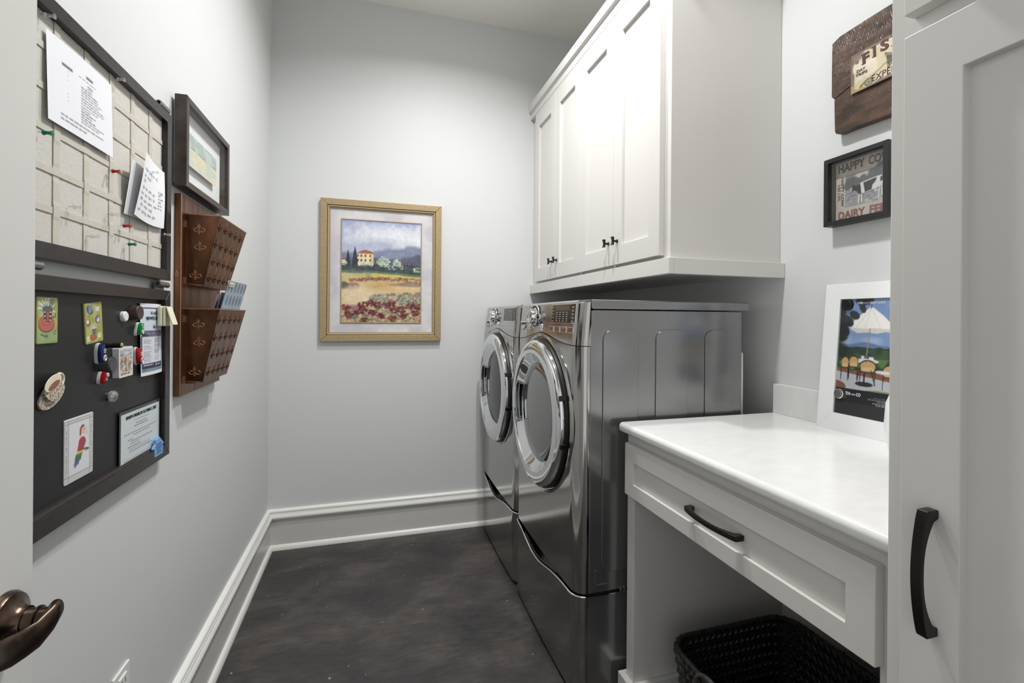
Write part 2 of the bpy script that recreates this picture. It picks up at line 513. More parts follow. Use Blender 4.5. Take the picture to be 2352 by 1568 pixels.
# recessed ceiling lights
def can_light(x, y, label, power, name):
    t = thing(name + '_offscreen', label, 'ceiling light', (x, y, ZC - .012), group='recessed ceiling lights')
    obj('trim_ring', MB().lathe([(.075, 0.0), (.079, -.006), (.095, -.004), (.098, .0119), (.075, .0119)], 40).xf(Matrix.Translation((x, y, ZC - .012))), M_trim, t)
    obj(name + '_lens_offscreen', MB().lathe([(0, .004), (.074, .004), (.074, .008), (0, .008)], 32).xf(Matrix.Translation((x, y, ZC - .012))),
        mat('lit_lens', (255, 255, 255), .5, emit=((255, 247, 236), 12.0)), t)
    ld = bpy.data.lights.new(name + '_lamp_offscreen', 'AREA'); ld.shape = 'DISK'; ld.size = .14; ld.energy = power
    ld.color = (1.0, .995, .985); ld.spread = math.radians(150)
    lo = bpy.data.objects.new(name + '_lamp_offscreen', ld); COL.objects.link(lo); lo.parent = t; lo.location = (0, 0, -.012)
    return t
can_light(.38, 1.88, 'round recessed ceiling light above the washers', LAMP_W * .64, 'ceiling_light')
can_light(.55, 1.22, 'round recessed ceiling light above the desk', LAMP_W * .80, 'ceiling_downlight')

# ------------------------------------------------------------------ left door with lever
DF = -.40
door = obj('door_1', MB().box(DF - .04, DF, YF + .01, .718, .012, 2.42), M_door, bevel=.002); door['kind'] = 'structure'
for (a, b) in ((.2, .85), (1.05, 2.28)):
    obj('panel_moulding', MB().box(DF - .001, DF + .004, .03, .58, a, b), M_door, door, bevel=.003)
def lever():
    c = Vector((DF, .669, .929))
    M = basis(c, (0, 1, 0), (0, 0, 1), (1, 0, 0))
    ro = obj('rosette', MB().lathe([(0, 0), (.034, 0), (.034, .003), (.031, .008), (.022, .012), (.0165, .018), (.0155, .022), (0, .022)], 40).xf(M), M_lever, door)
    obj('neck', MB().lathe([(0, .020), (.0135, .020), (.0125, .030), (.0145, .031), (.0145, .033), (.012, .034), (.0118, .044), (0, .044)], 32).xf(M), M_lever, ro)
    rings = []
    # lever blade: from the outer end of the neck towards the hinge side, drooping and twisting
    path = [(.040, .014, .004, .010, .005, .35), (.044, .006, .003, .0150, .0085, .3), (.045, -.006, -.001, .0160, .0080, .15),
            (.043, -.022, -.006, .0150, .0060, -.05), (.039, -.040, -.005, .0150, .0050, -.2), (.038, -.060, .000, .0155, .0045, -.3), (.040, -.080, .007, .014, .0040, -.3), (.043, -.094, .012, .009, .003, -.3)]
    for n_, u_, v_, hh, tt, tw in path:
        ring = []
        for k in range(20):
            a = 2 * math.pi * k / 20
            p = hh * math.cos(a); q = tt * math.sin(a)
            ring.append(M @ Vector((u_, v_ + p * math.cos(tw) - q * math.sin(tw), n_ + p * math.sin(tw) + q * math.cos(tw))))
        rings.append(ring)
    obj('lever_grip', MB().loft(rings), M_lever, ro, angle=60)
M_lever = mat('aged_bronze', (84, 70, 60), .26, .95, var=((40, 40, 40), .35, 3))
lever()

# electrical outlet
t = thing('wall_outlet', 'white wall outlet low on the wall above the baseboard', 'outlet', (XL, 1.27, .355))
obj('cover_plate', MB().box(XL, XL + .006, 1.235, 1.307, .355, .472), M_white_plastic, t, bevel=.003)
for z0 in (.372, .423):
    r = obj('receptacle', MB().box(XL + .004, XL + .009, 1.254, 1.288, z0, z0 + .034), M_white_plastic, t, bevel=.003)
    for yy in (1.264, 1.278):
        obj('slot', MB().box(XL + .0085, XL + .0093, yy - .001, yy + .001, z0 + .015, z0 + .025), M_black, r)  # solid black box painted in for the shaded hole

# ------------------------------------------------------------------ cabinets
def shaker(parent, name, xf_, y0, y1, z0, z1, th=.022, stile=.067, rt_=.096, rb=.078, rec=.012, m=None):
    """shaker door facing -X with front plane xf_; returns the door part"""
    m = m or M_cab
    xb = xf_ + th
    O = [(y0, z0), (y1, z0), (y1, z1), (y0, z1)]; I = [(y0 + stile, z0 + rb), (y1 - stile, z0 + rb), (y1 - stile, z1 - rt_), (y0 + stile, z1 - rt_)]
    vs = [(x, *p) for x in (xf_, xb) for p in O + I]; fs = []
    for k in range(4):
        l = (k + 1) % 4
        fs += [(k, l, 4 + l, 4 + k), (8 + k, 12 + k, 12 + l, 8 + l), (k, 8 + k, 8 + l, l), (4 + k, 4 + l, 12 + l, 12 + k)]
    d = obj(name, MB().add(vs, fs), m, parent, bevel=.0014)
    obj('panel', MB().box(xf_ + rec, xb - .002, y0 + stile - .003, y1 - stile + .003, z0 + rb - .003, z1 - rt_ + .003), m, d)
    return d

def knob(parent, x, y, z):
    M = basis((x, y, z), (0, 1, 0), (0, 0, 1), (-1, 0, 0))
    mb = MB().lathe([(0, 0), (.0075, 0), (.0075, .002), (.0045, .007), (.0042, .014), (.0060, .019), (0, .0205)], 20).xf(M)
    k = obj('knob', mb, M_pull, parent)
    # flared upright grip bar
    rings = []
    for s_ in np.linspace(-1, 1, 9):
        hw = .0045 + .0035 * s_ * s_; n0 = .0165 + .0025 * s_ * s_; n1 = .024 + .003 * s_ * s_
        rings.append([M @ Vector((q * hw, s_ * .0165, n)) for q, n in ((-1, n0), (1, n0), (1.1, (n0 + n1) / 2), (1, n1), (-1, n1), (-1.1, (n0 + n1) / 2))])
    obj('grip', MB().loft(rings), M_pull, k)
    return k

def pull(parent, M, L, out=.030, wd=.013):
    """bow pull: u along its length, n away from the face"""
    N = 24; top = []; bot = []
    for i in range(N + 1):
        s_ = -1 + 2 * i / N
        top.append((s_ * L / 2, out * (.62 + .38 * math.cos(s_ * math.pi / 2) ** .8)))
    ins = [-.99, -.84, -.80]
    for i in range(N + 1):
        s_ = -.82 + 1.64 * i / N
        o_ = out * (.62 + .38 * math.cos(s_ * math.pi / 2) ** .8)
        th = .0065 + .0105 * abs(s_ / .82) ** 3
        bot.append((s_ * L / 2, max(o_ - th, .0)))
    poly = [(-L / 2, 0.0)] + top + [(L / 2, 0.0), (L / 2 * .86, 0.0)] + bot[::-1] + [(-L / 2 * .86, 0.0)]
    mb = MB().prism(poly, -wd / 2, wd / 2)
    mb.v = [(u, w, n) for u, n, w in mb.v]
    return obj('pull_handle', mb.xf(M), M_pull, parent, bevel=.0016, angle=40)

# wall cabinet above the washers
CX, CY = .978, 1.383
wc = thing('wall_cabinet', 'white four-door shaker wall cabinet hanging above the washer and dryer', 'cabinet', (1.2, 2.1, 1.437))
obj('carcass', MB().box(CX, XR - .001, CY, YB - .001, 1.452, 2.60), M_cab, wc, bevel=.0015)
w4 = .330
for i in range(4):
    y0 = 1.417 + i * w4 + .001; y1 = 1.417 + (i + 1) * w4 - .001
    d = shaker(wc, 'door', CX - .022, y0, y1, 1.505, 2.545)
    ky = (y1 - .036) if i in (0, 2) else (y0 + .036)
    knob(d, CX - .022, ky, 1.600)
rail = MB()
obj('light_rail', MB().box(CX - .02, CX, CY - .022, YB - .001, 1.437, 1.492), M_cab, wc, bevel=.0015)
obj('light_rail', MB().box(CX, XR - .001, CY - .022, CY, 1.437, 1.492), M_cab, wc, bevel=.0015)
cr = [(.0, 2.548), (.022, 2.548), (.022, 2.588), (.036, 2.594), (.036, 2.640), (.030, 2.648), (0, 2.648)]
def crown_piece(poly, a0, a1, axis):
    mb = MB().prism(poly, a0, a1)
    if axis == 'y': mb.v = [(CX - u, w, v) for u, v, w in mb.v]
    else: mb.v = [(w, CY - u, v) for u, v, w in mb.v]
    return mb
obj('crown_moulding', crown_piece(cr, CY - .036, YB - .001, 'y'), M_cab, wc, bevel=.001)
obj('crown_moulding', crown_piece(cr[2:] + [(0, 2.588)], CX, XR - .001, 'x'), M_cab, wc, bevel=.001)
for yy in (2.077, 1.747):
    obj('bumper', MB().box(CX - .012, CX - .001, yy - .003, yy + .003, 1.4925, 1.506), M_white_plastic, wc)

# desk base with one wide drawer over a knee hole
KX = .823
dk = thing('desk_base', 'white built-in desk base with one wide drawer over a knee space', 'desk', (1.1, .96, 0))
obj('side_panel', MB().box(KX, XR - .001, 1.345, 1.388, 0, .904), M_cab, dk, bevel=.0012)
obj('face_rail', MB().box(KX, KX + .02, .524, 1.345, .868, .904), M_cab, dk, bevel=.0012)
obj('face_stile', MB().box(KX, KX + .02, .524, .575, 0, .868), M_cab, dk, bevel=.0012)
obj('back_panel', MB().box(XR - .018, XR - .001, .524, 1.345, 0, .904), M_cab, dk)
pl_ = MB().box(KX - .022, KX, 1.328, 1.405, 0, .092); pl_.box(KX, KX + .5, 1.328, 1.3445, 0, .092); pl_.box(KX, KX + .55, 1.3885, 1.405, 0, .092)
obj('plinth', pl_, M_cab, dk, bevel=.0015)
dr = shaker(dk, 'drawer', KX - .021, .568, 1.372, .704, .873, th=.021, stile=.052, rt_=.056, rb=.044, rec=.010)
obj('drawer_box', MB().box(KX + .001, KX + .5, .60, 1.335, .725, .86), M_cab, dr)
pull(dr, basis((KX - .012, .955, .784), (0, 1, 0), (0, 0, 1), (-1, 0, 0)), .185, .036)

# countertop and backsplash
CTX, CTY, CTZ = .790, 1.392, .936
ed = [(XR - .001, CTZ - .031), (XR - .001, CTZ), (CTX + .014, CTZ)] + [(CTX + .014 - .014 * math.sin(a), CTZ - .014 + .014 * math.cos(a)) for a in np.linspace(.2, math.pi / 2, 8)] + [(CTX + .001, CTZ - .026), (CTX + .007, CTZ - .031)]
mb = MB().prism(ed, .523, CTY); mb.v = [(u, w, v) for u, v, w in mb.v]
tag(obj('countertop', mb, M_quartz, bevel=.003, angle=50), 'white quartz countertop with a rounded front edge over the drawer desk', 'countertop')
tag(obj('backsplash', MB().box(XR - .024, XR - .001, .523, CTY - .004, CTZ, CTZ + .108), M_splash, bevel=.0012), 'low white quartz backsplash strip standing on the countertop', 'backsplash')

# tall cabinet
TX, TY = .760, .521
tc_ = thing('tall_cabinet', 'tall white shaker cabinet standing beside the desk', 'cabinet', (1.1, .22, 0))
obj('carcass', MB().box(TX, XR - .001, YF + .022, TY, .0, 2.70), M_cab, tc_, bevel=.002)
d = shaker(tc_, 'door', TX - .022, -.055, .489, .11, 1.692, stile=.072, rt_=.076, rb=.09, rec=.013)
pull(d, basis((TX - .022, .447, .938), (0, 0, 1), (0, -1, 0), (-1, 0, 0)), .172, .034, .014)
d = shaker(tc_, 'door', TX - .022, -.055, .489, 1.724, 2.62, stile=.072, rt_=.076, rb=.09, rec=.013)
pull(d, basis((TX - .022, .447, 1.86), (0, 0, 1), (0, -1, 0), (-1, 0, 0)), .172, .034, .014)

# ------------------------------------------------------------------ washer and dryer on pedestals
MWD = .688
def laundry(name, label, cat, y0, dryer):
    yc = y0 + MWD / 2; y1 = y0 + MWD
    t = thing(name, label, cat, (1.0, yc, 0))
    def xf_(y, z=0):
        d = max(min(y - y0, y1 - y), 0); R = .05
        x = .650 + .006 * ((y - yc) / (MWD / 2)) ** 2
        if d < R: x += .044 * (1 - math.sqrt(max(0, 1 - (1 - d / R) ** 2)))
        return x
    ys = [y0 + .0005 + v for v in (0, .0015, .005, .01, .017, .026, .037, .05)]
    ys = ys + list(np.linspace(y0 + .06, y1 - .06, 30)) + [2 * yc - v for v in ys[::-1]]
    def slab(zlo, zhi, xfun, xback, nz=8):
        n = len(ys); vs = []
        for j in range(nz + 1):
            for y in ys:
                a, b = zlo(y), zhi(y); z = a + (b - a) * j / nz
                vs.append((xfun(y, z), y, z))
        f = [(j * n + i, (j + 1) * n + i, (j + 1) * n + i + 1, j * n + i + 1) for j in range(nz) for i in range(n - 1)]
        o = len(vs)
        for y in ys: vs += [(xback, y, zlo(y)), (xback, y, zhi(y))]
        for i in range(n - 1):
            f.append((i, i + 1, o + 2 * i + 2, o + 2 * i)); f.append((nz * n + i, o + 2 * i + 1, o + 2 * i + 3, nz * n + i + 1))
            f.append((o + 2 * i, o + 2 * i + 2, o + 2 * i + 3, o + 2 * i + 1))
        f.append(tuple([j * n for j in range(nz + 1)] + [o + 1, o])); f.append(tuple([j * n + n - 1 for j in range(nz, -1, -1)] + [o + 2 * n - 2, o + 2 * n - 1]))
        return MB().add(vs, f)
    DY = yc - 1.772
    ys = sorted(ys + [1.960 + DY + q for q in (-.0016, -.0008, .0008, .0016)] + [v + DY for v in (1.9805, 1.984, 1.992, 2.000, 2.010, 2.022, 2.034, 2.046, 2.058, 2.0655, 2.069)])
    seam = lambda y: 1.187 + .037 * math.exp(-((y - yc - .008) / .17) ** 2)
    def xctl(y, z):
        x = xf_(y) + .012 * (z - 1.187) / .15
        if z > 1.333: x += .006 * ((z - 1.333) / .010) ** 2
        if abs(y - 1.960 - DY) < .001: x += .004                       # joint of the dispenser drawer
        a, b = (y - 1.982 - DY) / .085, (z - 1.224) / .038              # finger hollow under the dispenser lip
        if 0 < a < 1 and 0 < b < 1: x += .026 * min(1, 5 * a, 5 * (1 - a)) * min(1, 1.6 * b, 9 * (1 - b))
        return x
    # cabinet shell and embossed side
    body = obj('body', MB().box(.7005, 1.325, y0, y1, .352, 1.311), M_steel_side, t, bevel=.004)
    for (a, b) in (((.747, .882), (.953, 1.084), (1.159, 1.284)) if dryer else ()):
        r = .035; P = []
        for cx_, cz_, a0 in ((b - r, 1.243 - r, 0), (a + r, 1.243 - r, 90), (a + r, .42 + r, 180), (b - r, .42 + r, 270)):
            for k in range(7):
                an = math.radians(a0 + 15 * k); P.append((cx_ + r * math.cos(an), cz_ + r * math.sin(an)))
        mb = MB().prism(P, 0, .0042); mb.v = [(u, y0 - w, v) for u, v, w in mb.v]
        obj('side_emboss', mb, M_steel_side, body, bevel=.0038, seg=3)
    mb = MB().box(.722, .732, y0 - .003, y0, .373, .43); mb.box(.732, .775, y0 - .003, y0, .373, .381)
    obj('side_emboss', mb, M_steel_side, body, bevel=.001)
    obj('lid', MB().box(.703, 1.359, y0 - .002, y1 - .001, 1.3135, 1.346), M_steel_side, t, bevel=.005, seg=3)
    front = obj('front_panel', slab(lambda y: .353, lambda y: seam(y) - .0016, lambda y, z: xf_(y), .7), M_steel, t, bevel=.0008, angle=30)
    ctl = obj('control_panel', slab(lambda y: seam(y) + .0012, lambda y: 1.3445, xctl, .7025, 44), M_steel, t, angle=30)
    # --- control details; nx is the panel face
    def face(y, z, n=0): return (xctl(y, z) - n, y, z)
    def patch(name, a, b, z0, z1, th, m, parent, r=.003):
        """thin plate on the control panel, following its curve"""
        n = 8; vs = []; f = []
        for i in range(n + 1):
            y = a + (b - a) * i / n
            for z, q in ((z0, -.001), (z0, th), (z1, th), (z1, -.001)):
                vs.append((xctl(y, z) - q, y, z))
        for i in range(n):
            for k in range(4):
                l = (k + 1) % 4; f.append((4 * i + k, 4 * i + l, 4 * i + 4 + l, 4 * i + 4 + k))
        f += [(3, 2, 1, 0), tuple(4 * n + k for k in range(4))]
        return obj(name, MB().add(vs, f), m, parent, bevel=min(.0006, th / 3))
    dy = yc - 1.772
    fr = patch('display_frame', 1.467 + dy, 1.676 + dy, 1.2635, 1.3335, .0016, M_chrome, ctl)
    ds = patch('display', 1.471 + dy, 1.672 + dy, 1.266, 1.331, .0022, M_dark_plastic, ctl)
    mk = MB()
    def mark(a, b, z0, z1):
        q = .0026
        mk.add([face(a, z0, q), face(b, z0, q), face(b, z1, q), face(a, z1, q)], [(0, 1, 2, 3)])
    for r in range(5):
        for c in range(4):
            yy = 1.624 - .030 * c + dy; zz = 1.303 - .0078 * r
            mark(yy - .007, yy + .007, zz - .0013, zz + .0013)
    for r in range(5):
        zz = 1.322 - .0125 * r
        mark(1.650 + dy, 1.668 + dy, zz - .001, zz + .001); mark(1.476 + dy, 1.496 + dy, zz - .001, zz + .001); mark(1.476 + dy, 1.491 + dy, zz - .0045, zz - .003)
    obj('display_marks', mk, M_disp, ds, kind='stuff')
    patch('display_window', 1.514 + dy, 1.638 + dy, 1.309, 1.327, .0028, M_lcd, ds)
    for k in range(4):
        a = 1.472 + .0585 * k + dy
        bt = patch('button', a, a + .048, 1.2300, 1.2515, .0022, M_chrome, ctl)
        patch('button_face', a + .003, a + .045, 1.2320, 1.2495, .0028, M_steel, bt)
    for yy in (1.778, 1.935):
        M = basis(face(yy + dy, 1.246), (0, 1, 0), (0, 0, 1), (-1, 0, 0))
        obj('oval_button', MB().lathe([(0, .004), (.008, .004), (.0105, .003), (.0115, -.001)], 28, sx=.95, sy=1.25).xf(M), M_chrome, ctl)
    M = basis(face(1.858 + dy, 1.288), (0, 1, 0), (0, 0, 1), (-1, 0, 0)) @ Matrix.Diagonal((1.1, 1.1, 1.15, 1))
    obj('dial_ring', MB().lathe([(.030, .0), (.043, .0), (.044, .003), (.042, .005), (.039, .004), (.030, .002)], 48).xf(M), M_dark_plastic, ctl)
    obj('dial_rim', MB().lathe([(.0415, .004), (.043, .006), (.0445, .004), (.0445, .0)], 48).xf(M), M_chrome, ctl)
    obj('dial_knob', MB().lathe([(.034, .001), (.034, .006), (.030, .009), (.028, .024), (.0265, .027), (.022, .0275), (.019, .025), (0, .0265)], 48).xf(M), M_chrome, ctl)
    # dispenser drawer with finger recess
    patch('recess_lip', 1.979 + dy, 2.072 + dy, 1.262, 1.267, .004, M_chrome, ctl)
    # --- door: bezel, gasket, chrome ring, glass
    zc = .906
    Md = basis((.6505, yc, zc), (0, 1, 0), (0, 0, 1), (-1, 0, 0))
    dn = 96
    ring_ = MB().lathe([(.280, .010), (.287, .016), (.288, .024), (.284, .032), (.276, .038), (.262, .0405), (.240, .0425), (.2345, .0415), (.2325, .038), (.2290, .0351), (.2282, .0345), (.222, .0294), (.212, .0213), (.2030, .0140), (.2022, .0134), (.198, .010), (.190, .008)], dn)
    for q, (u, v, n) in enumerate(ring_.v):
        r, a = math.hypot(u, v), math.atan2(v, u) - .04
        if .2025 < r < .2286 and abs(a) < .37: ring_.v[q] = (u, v, .003)
    dr_ = obj('door', ring_.xf(Md), M_chrome, t, angle=45)
    obj('gasket', MB().lathe([(.270, -.004), (.2925, -.004), (.2945, .004), (.2925, .014), (.286, .018), (.270, .016)], dn).xf(Md), M_black, dr_)
    obj('bezel', MB().lathe([(.296, -.006), (.2985, .002), (.303, .0045), (.309, .003), (.315, -.006)], dn).xf(Md), M_steel, front)
    gm = M_glass_dryer if dryer else M_glass_washer
    obj('glass', MB().lathe([(.199, .008), (.196, .011), (.150, .016), (.09, .020), (.04, .0215), (0, .022)], dn).xf(Md), gm, dr_, angle=60)
    if not dryer:
        obj('glass_ring', MB().lathe([(.192, .0118), (.189, .0142), (.182, .0150), (.178, .0135)], dn).xf(Md), M_dark_plastic, dr_)
    if True:
        # grip pocket in the sloping inner rim, on the side away from the hinge
        def rim(a, r):
            n = .010 + (.038 - .010) * (r - .198) / (.2325 - .198)
            return Md @ Vector((r * math.cos(a), r * math.sin(a), n + .0012))
        def floor_(a, r): return Md @ Vector((r * math.cos(a), r * math.sin(a), .0042))
        mb = MB().grid(lambda u, v: floor_((v - .5) * .70 + .04, .2038 + u * .0236), 4, 24)
        obj('grip_pocket', mb, M_dark_plastic, dr_, recalc=False)
        pts = [rim((v - .5) * .78 + .04, .229) for v in np.linspace(0, 1, 20)] + [rim((.5 - v) * .78 + .04, .2005) for v in np.linspace(0, 1, 20)]
        obj('pocket_rim', MB().tube(pts, .0016, 6, closed=True), M_chrome, dr_)
        for k in range(2):
            pts = [floor_((v - .5) * .62 + .04, .209 + .011 * k) for v in np.linspace(0, 1, 14)]
            obj('pocket_rib', MB().tube(pts, .0014, 5), M_dark_plastic, dr_)
    # hinge marks on the near rim
    for a in (.40, -.18):
        an = math.pi + a - .16
        M = Md @ Matrix.Rotation(an, 4, 'Z') @ Matrix.Translation((.288, 0, .010))
        obj('hinge_cover', MB().box(-.004, .0065, -.009, .009, -.004, .022).xf(M), M_black, dr_, bevel=.001)
    # --- pedestal
    ped = obj('pedestal', MB().box(.7005, 1.325, y0 + .001, y1 - .001, .012, .342), M_steel_side, t, bevel=.003)
    ztop = lambda y: .344 - .046 * math.exp(-((y - yc - .045) / .17) ** 2)
    fz = obj('drawer_front', slab(lambda y: .014, ztop, lambda y, z: xf_(y) - .002, .7, 6), M_steel, ped, angle=30)
    lip = [(xf_(y) - .0035, y, ztop(y)) for y in ys]
    obj('drawer_lip', MB().tube(lip, .0032, 8), M_chrome, fz)
    obj('grip_gap_shade', MB().box(.690, .7, y0 + .055, y1 - .055, .27, .3525), M_dark_plastic, ped)  # solid slab, its black stands in for the shade inside the grip gap
    gp = [(xf_(y) + .006, y, ztop(y) + .004) for y in np.linspace(yc - .17, yc + .2, 16)]
    obj('grip_edge', MB().tube(gp, .003, 6), M_dark_plastic, fz)
    obj('joint_spacer', MB().box(.74, 1.30, y0 + .03, y1 - .03, .340, .3535), M_steel_side, ped)
    obj('joint_trim', MB().box(.699, 1.05, y0 - .001, y0 + .004, .3405, .3435), M_chrome, ped)
    for xx in (.822, .836):
        obj('bracket', MB().box(xx - .005, xx + .005, y0 - .004, y0 + .004, .3445, .357), M_chrome, ped, bevel=.001)
    ft = MB().box(.672, 1.30, y0 + .01, y1 - .01, 0, .0135)
    obj('foot_frame', ft, M_black, ped)
    return t, front, (lambda y, z: xf_(y))
M_disp = mat('display_print', (176, 176, 180), .5)
M_lcd = mat('grey_lcd', (74, 76, 74), .15)
M_glass_dryer = mat('mirrored_door_glass', (146, 145, 143), .07, 1.0)
M_glass_washer = mat('dark_door_glass', (22, 22, 24), .05)
dryer, _, _ = laundry('dryer', 'graphite steel front-loading dryer with mirrored round door, beside the desk', 'dryer', 1.428, True)
washer, wfr, wx = laundry('washing_machine', 'graphite steel front-loading washer with dark round door glass and a white badge', 'washer', 2.121, False)
# round-logo badge on the washer
cvb = Cv(30, 54, (214, 214, 212), 3)
cvb.rect(.0, .0, 1, .03, (40, 40, 40)).rect(0, .97, 1, 1, (40, 40, 40)).rect(0, 0, .05, 1, (60, 60, 60)).rect(.95, 0, 1, 1, (60, 60, 60))
cvb.ell(.5, .60, .36, .22, (30, 30, 30)).ell(.5, .60, .25, .155, (214, 214, 212)).ell(.5, .60, .13, .08, (30, 30, 30))
for k in range(3): cvb.words(.15, .85, .10 + .09 * k, .045, (50, 50, 50), .9, .25, .08)
cvb.words(.15, .85, .90, .05, (60, 60, 60), .9, .2, .06)
def fb(u, v):
    y = 2.238 - u * .066
    return (wx(y, 0) - .0012, y, 1.108 + v * .060)
raster('energy_badge', cvb, fb, M_print_gl, wfr)
# white drain hose behind the dryer
hp = [(1.345, 1.50, .0 + .01)] + [(1.345 + .012 * math.sin(q * 3), 1.46 + .03 * (1 - q), .05 + 1.10 * q) for q in np.linspace(0, 1, 14)] + [(1.36, 1.52, 1.19), (1.39, 1.58, 1.17)]
tag(obj('drain_hose', MB().tube(hp, .010, 10), M_white_plastic), 'thin white hose running up the wall behind the dryer', 'hose')

# ------------------------------------------------------------------ painting on the back wall
pf = thing('framed_painting', 'gold-framed landscape painting of a villa above a poppy field', 'painting', (.048, YB, 1.14))
PW, PH = .678, .809
MP = on_back(-.291, 1.140, YB - .001)
frame4(pf, MP, PW, PH, .036, .024, M_gold, bevel=.003)
MI = on_back(-.291 + .036, 1.140 + .036, YB - .001)
frame4(pf, MI, PW - .072, PH - .072, .016, .012, M_gold_dk, name='frame_groove', bevel=.001)
# twisted rope bead running round the inside of the frame
def rope(parent, a, b, r, m):
    A = Vector(a); B = Vector(b); L = (B - A).length; d = (B - A).normalized()
    n = int(L / .0072); x = Vector((0, 1, 0)); y = d.cross(x)
    mb = MB()
    for i in range(n):
        c = A + d * (L * (i + .5) / n)
        ax = (d * .75 + y * .62).normalized(); bx = ax.cross(x)
        ring = []
        for q, rr in ((-1, .35), (-.4, 1), (.4, 1), (1, .35)):
            ring.append([c + ax * (q * .0052) + (bx * math.cos(t) * .0030 + x * math.sin(t) * r) * rr for t in np.linspace(0, 2 * math.pi, 7)[:-1]])
        mb.loft(ring)
    return obj('rope_bead', mb, m, parent, angle=80, kind='stuff')
M_bead = mat('pale_gold_bead', (206, 188, 156), .45, .2)
x0, x1_, z0, z1_ = -.291 + .042, -.291 + PW - .042, 1.14 + .042, 1.14 + PH - .042
yr = YB - .018
for a, b in (((x0, yr, z0), (x1_, yr, z0)), ((x1_, yr, z0), (x1_, yr, z1_)), ((x1_, yr, z1_), (x0, yr, z1_)), ((x0, yr, z1_), (x0, yr, z0))):
    rope(pf, a, b, .0042, M_bead)
mw_, mh_ = PW - .1, PH - .1
cv = Cv(80, 100, (212, 210, 213), 1)
cv.noise(6, 8, 9).noise(25, 30, 6).mottle(5, 6, (188, 184, 196), .55, .6).mottle(9, 11, (214, 212, 208), .6, .5)
MM = on_back(-.291 + .05, 1.14 + .05, YB - .006)
raster('mat_board', cv, flat(MM, mw_, mh_), M_print, pf)
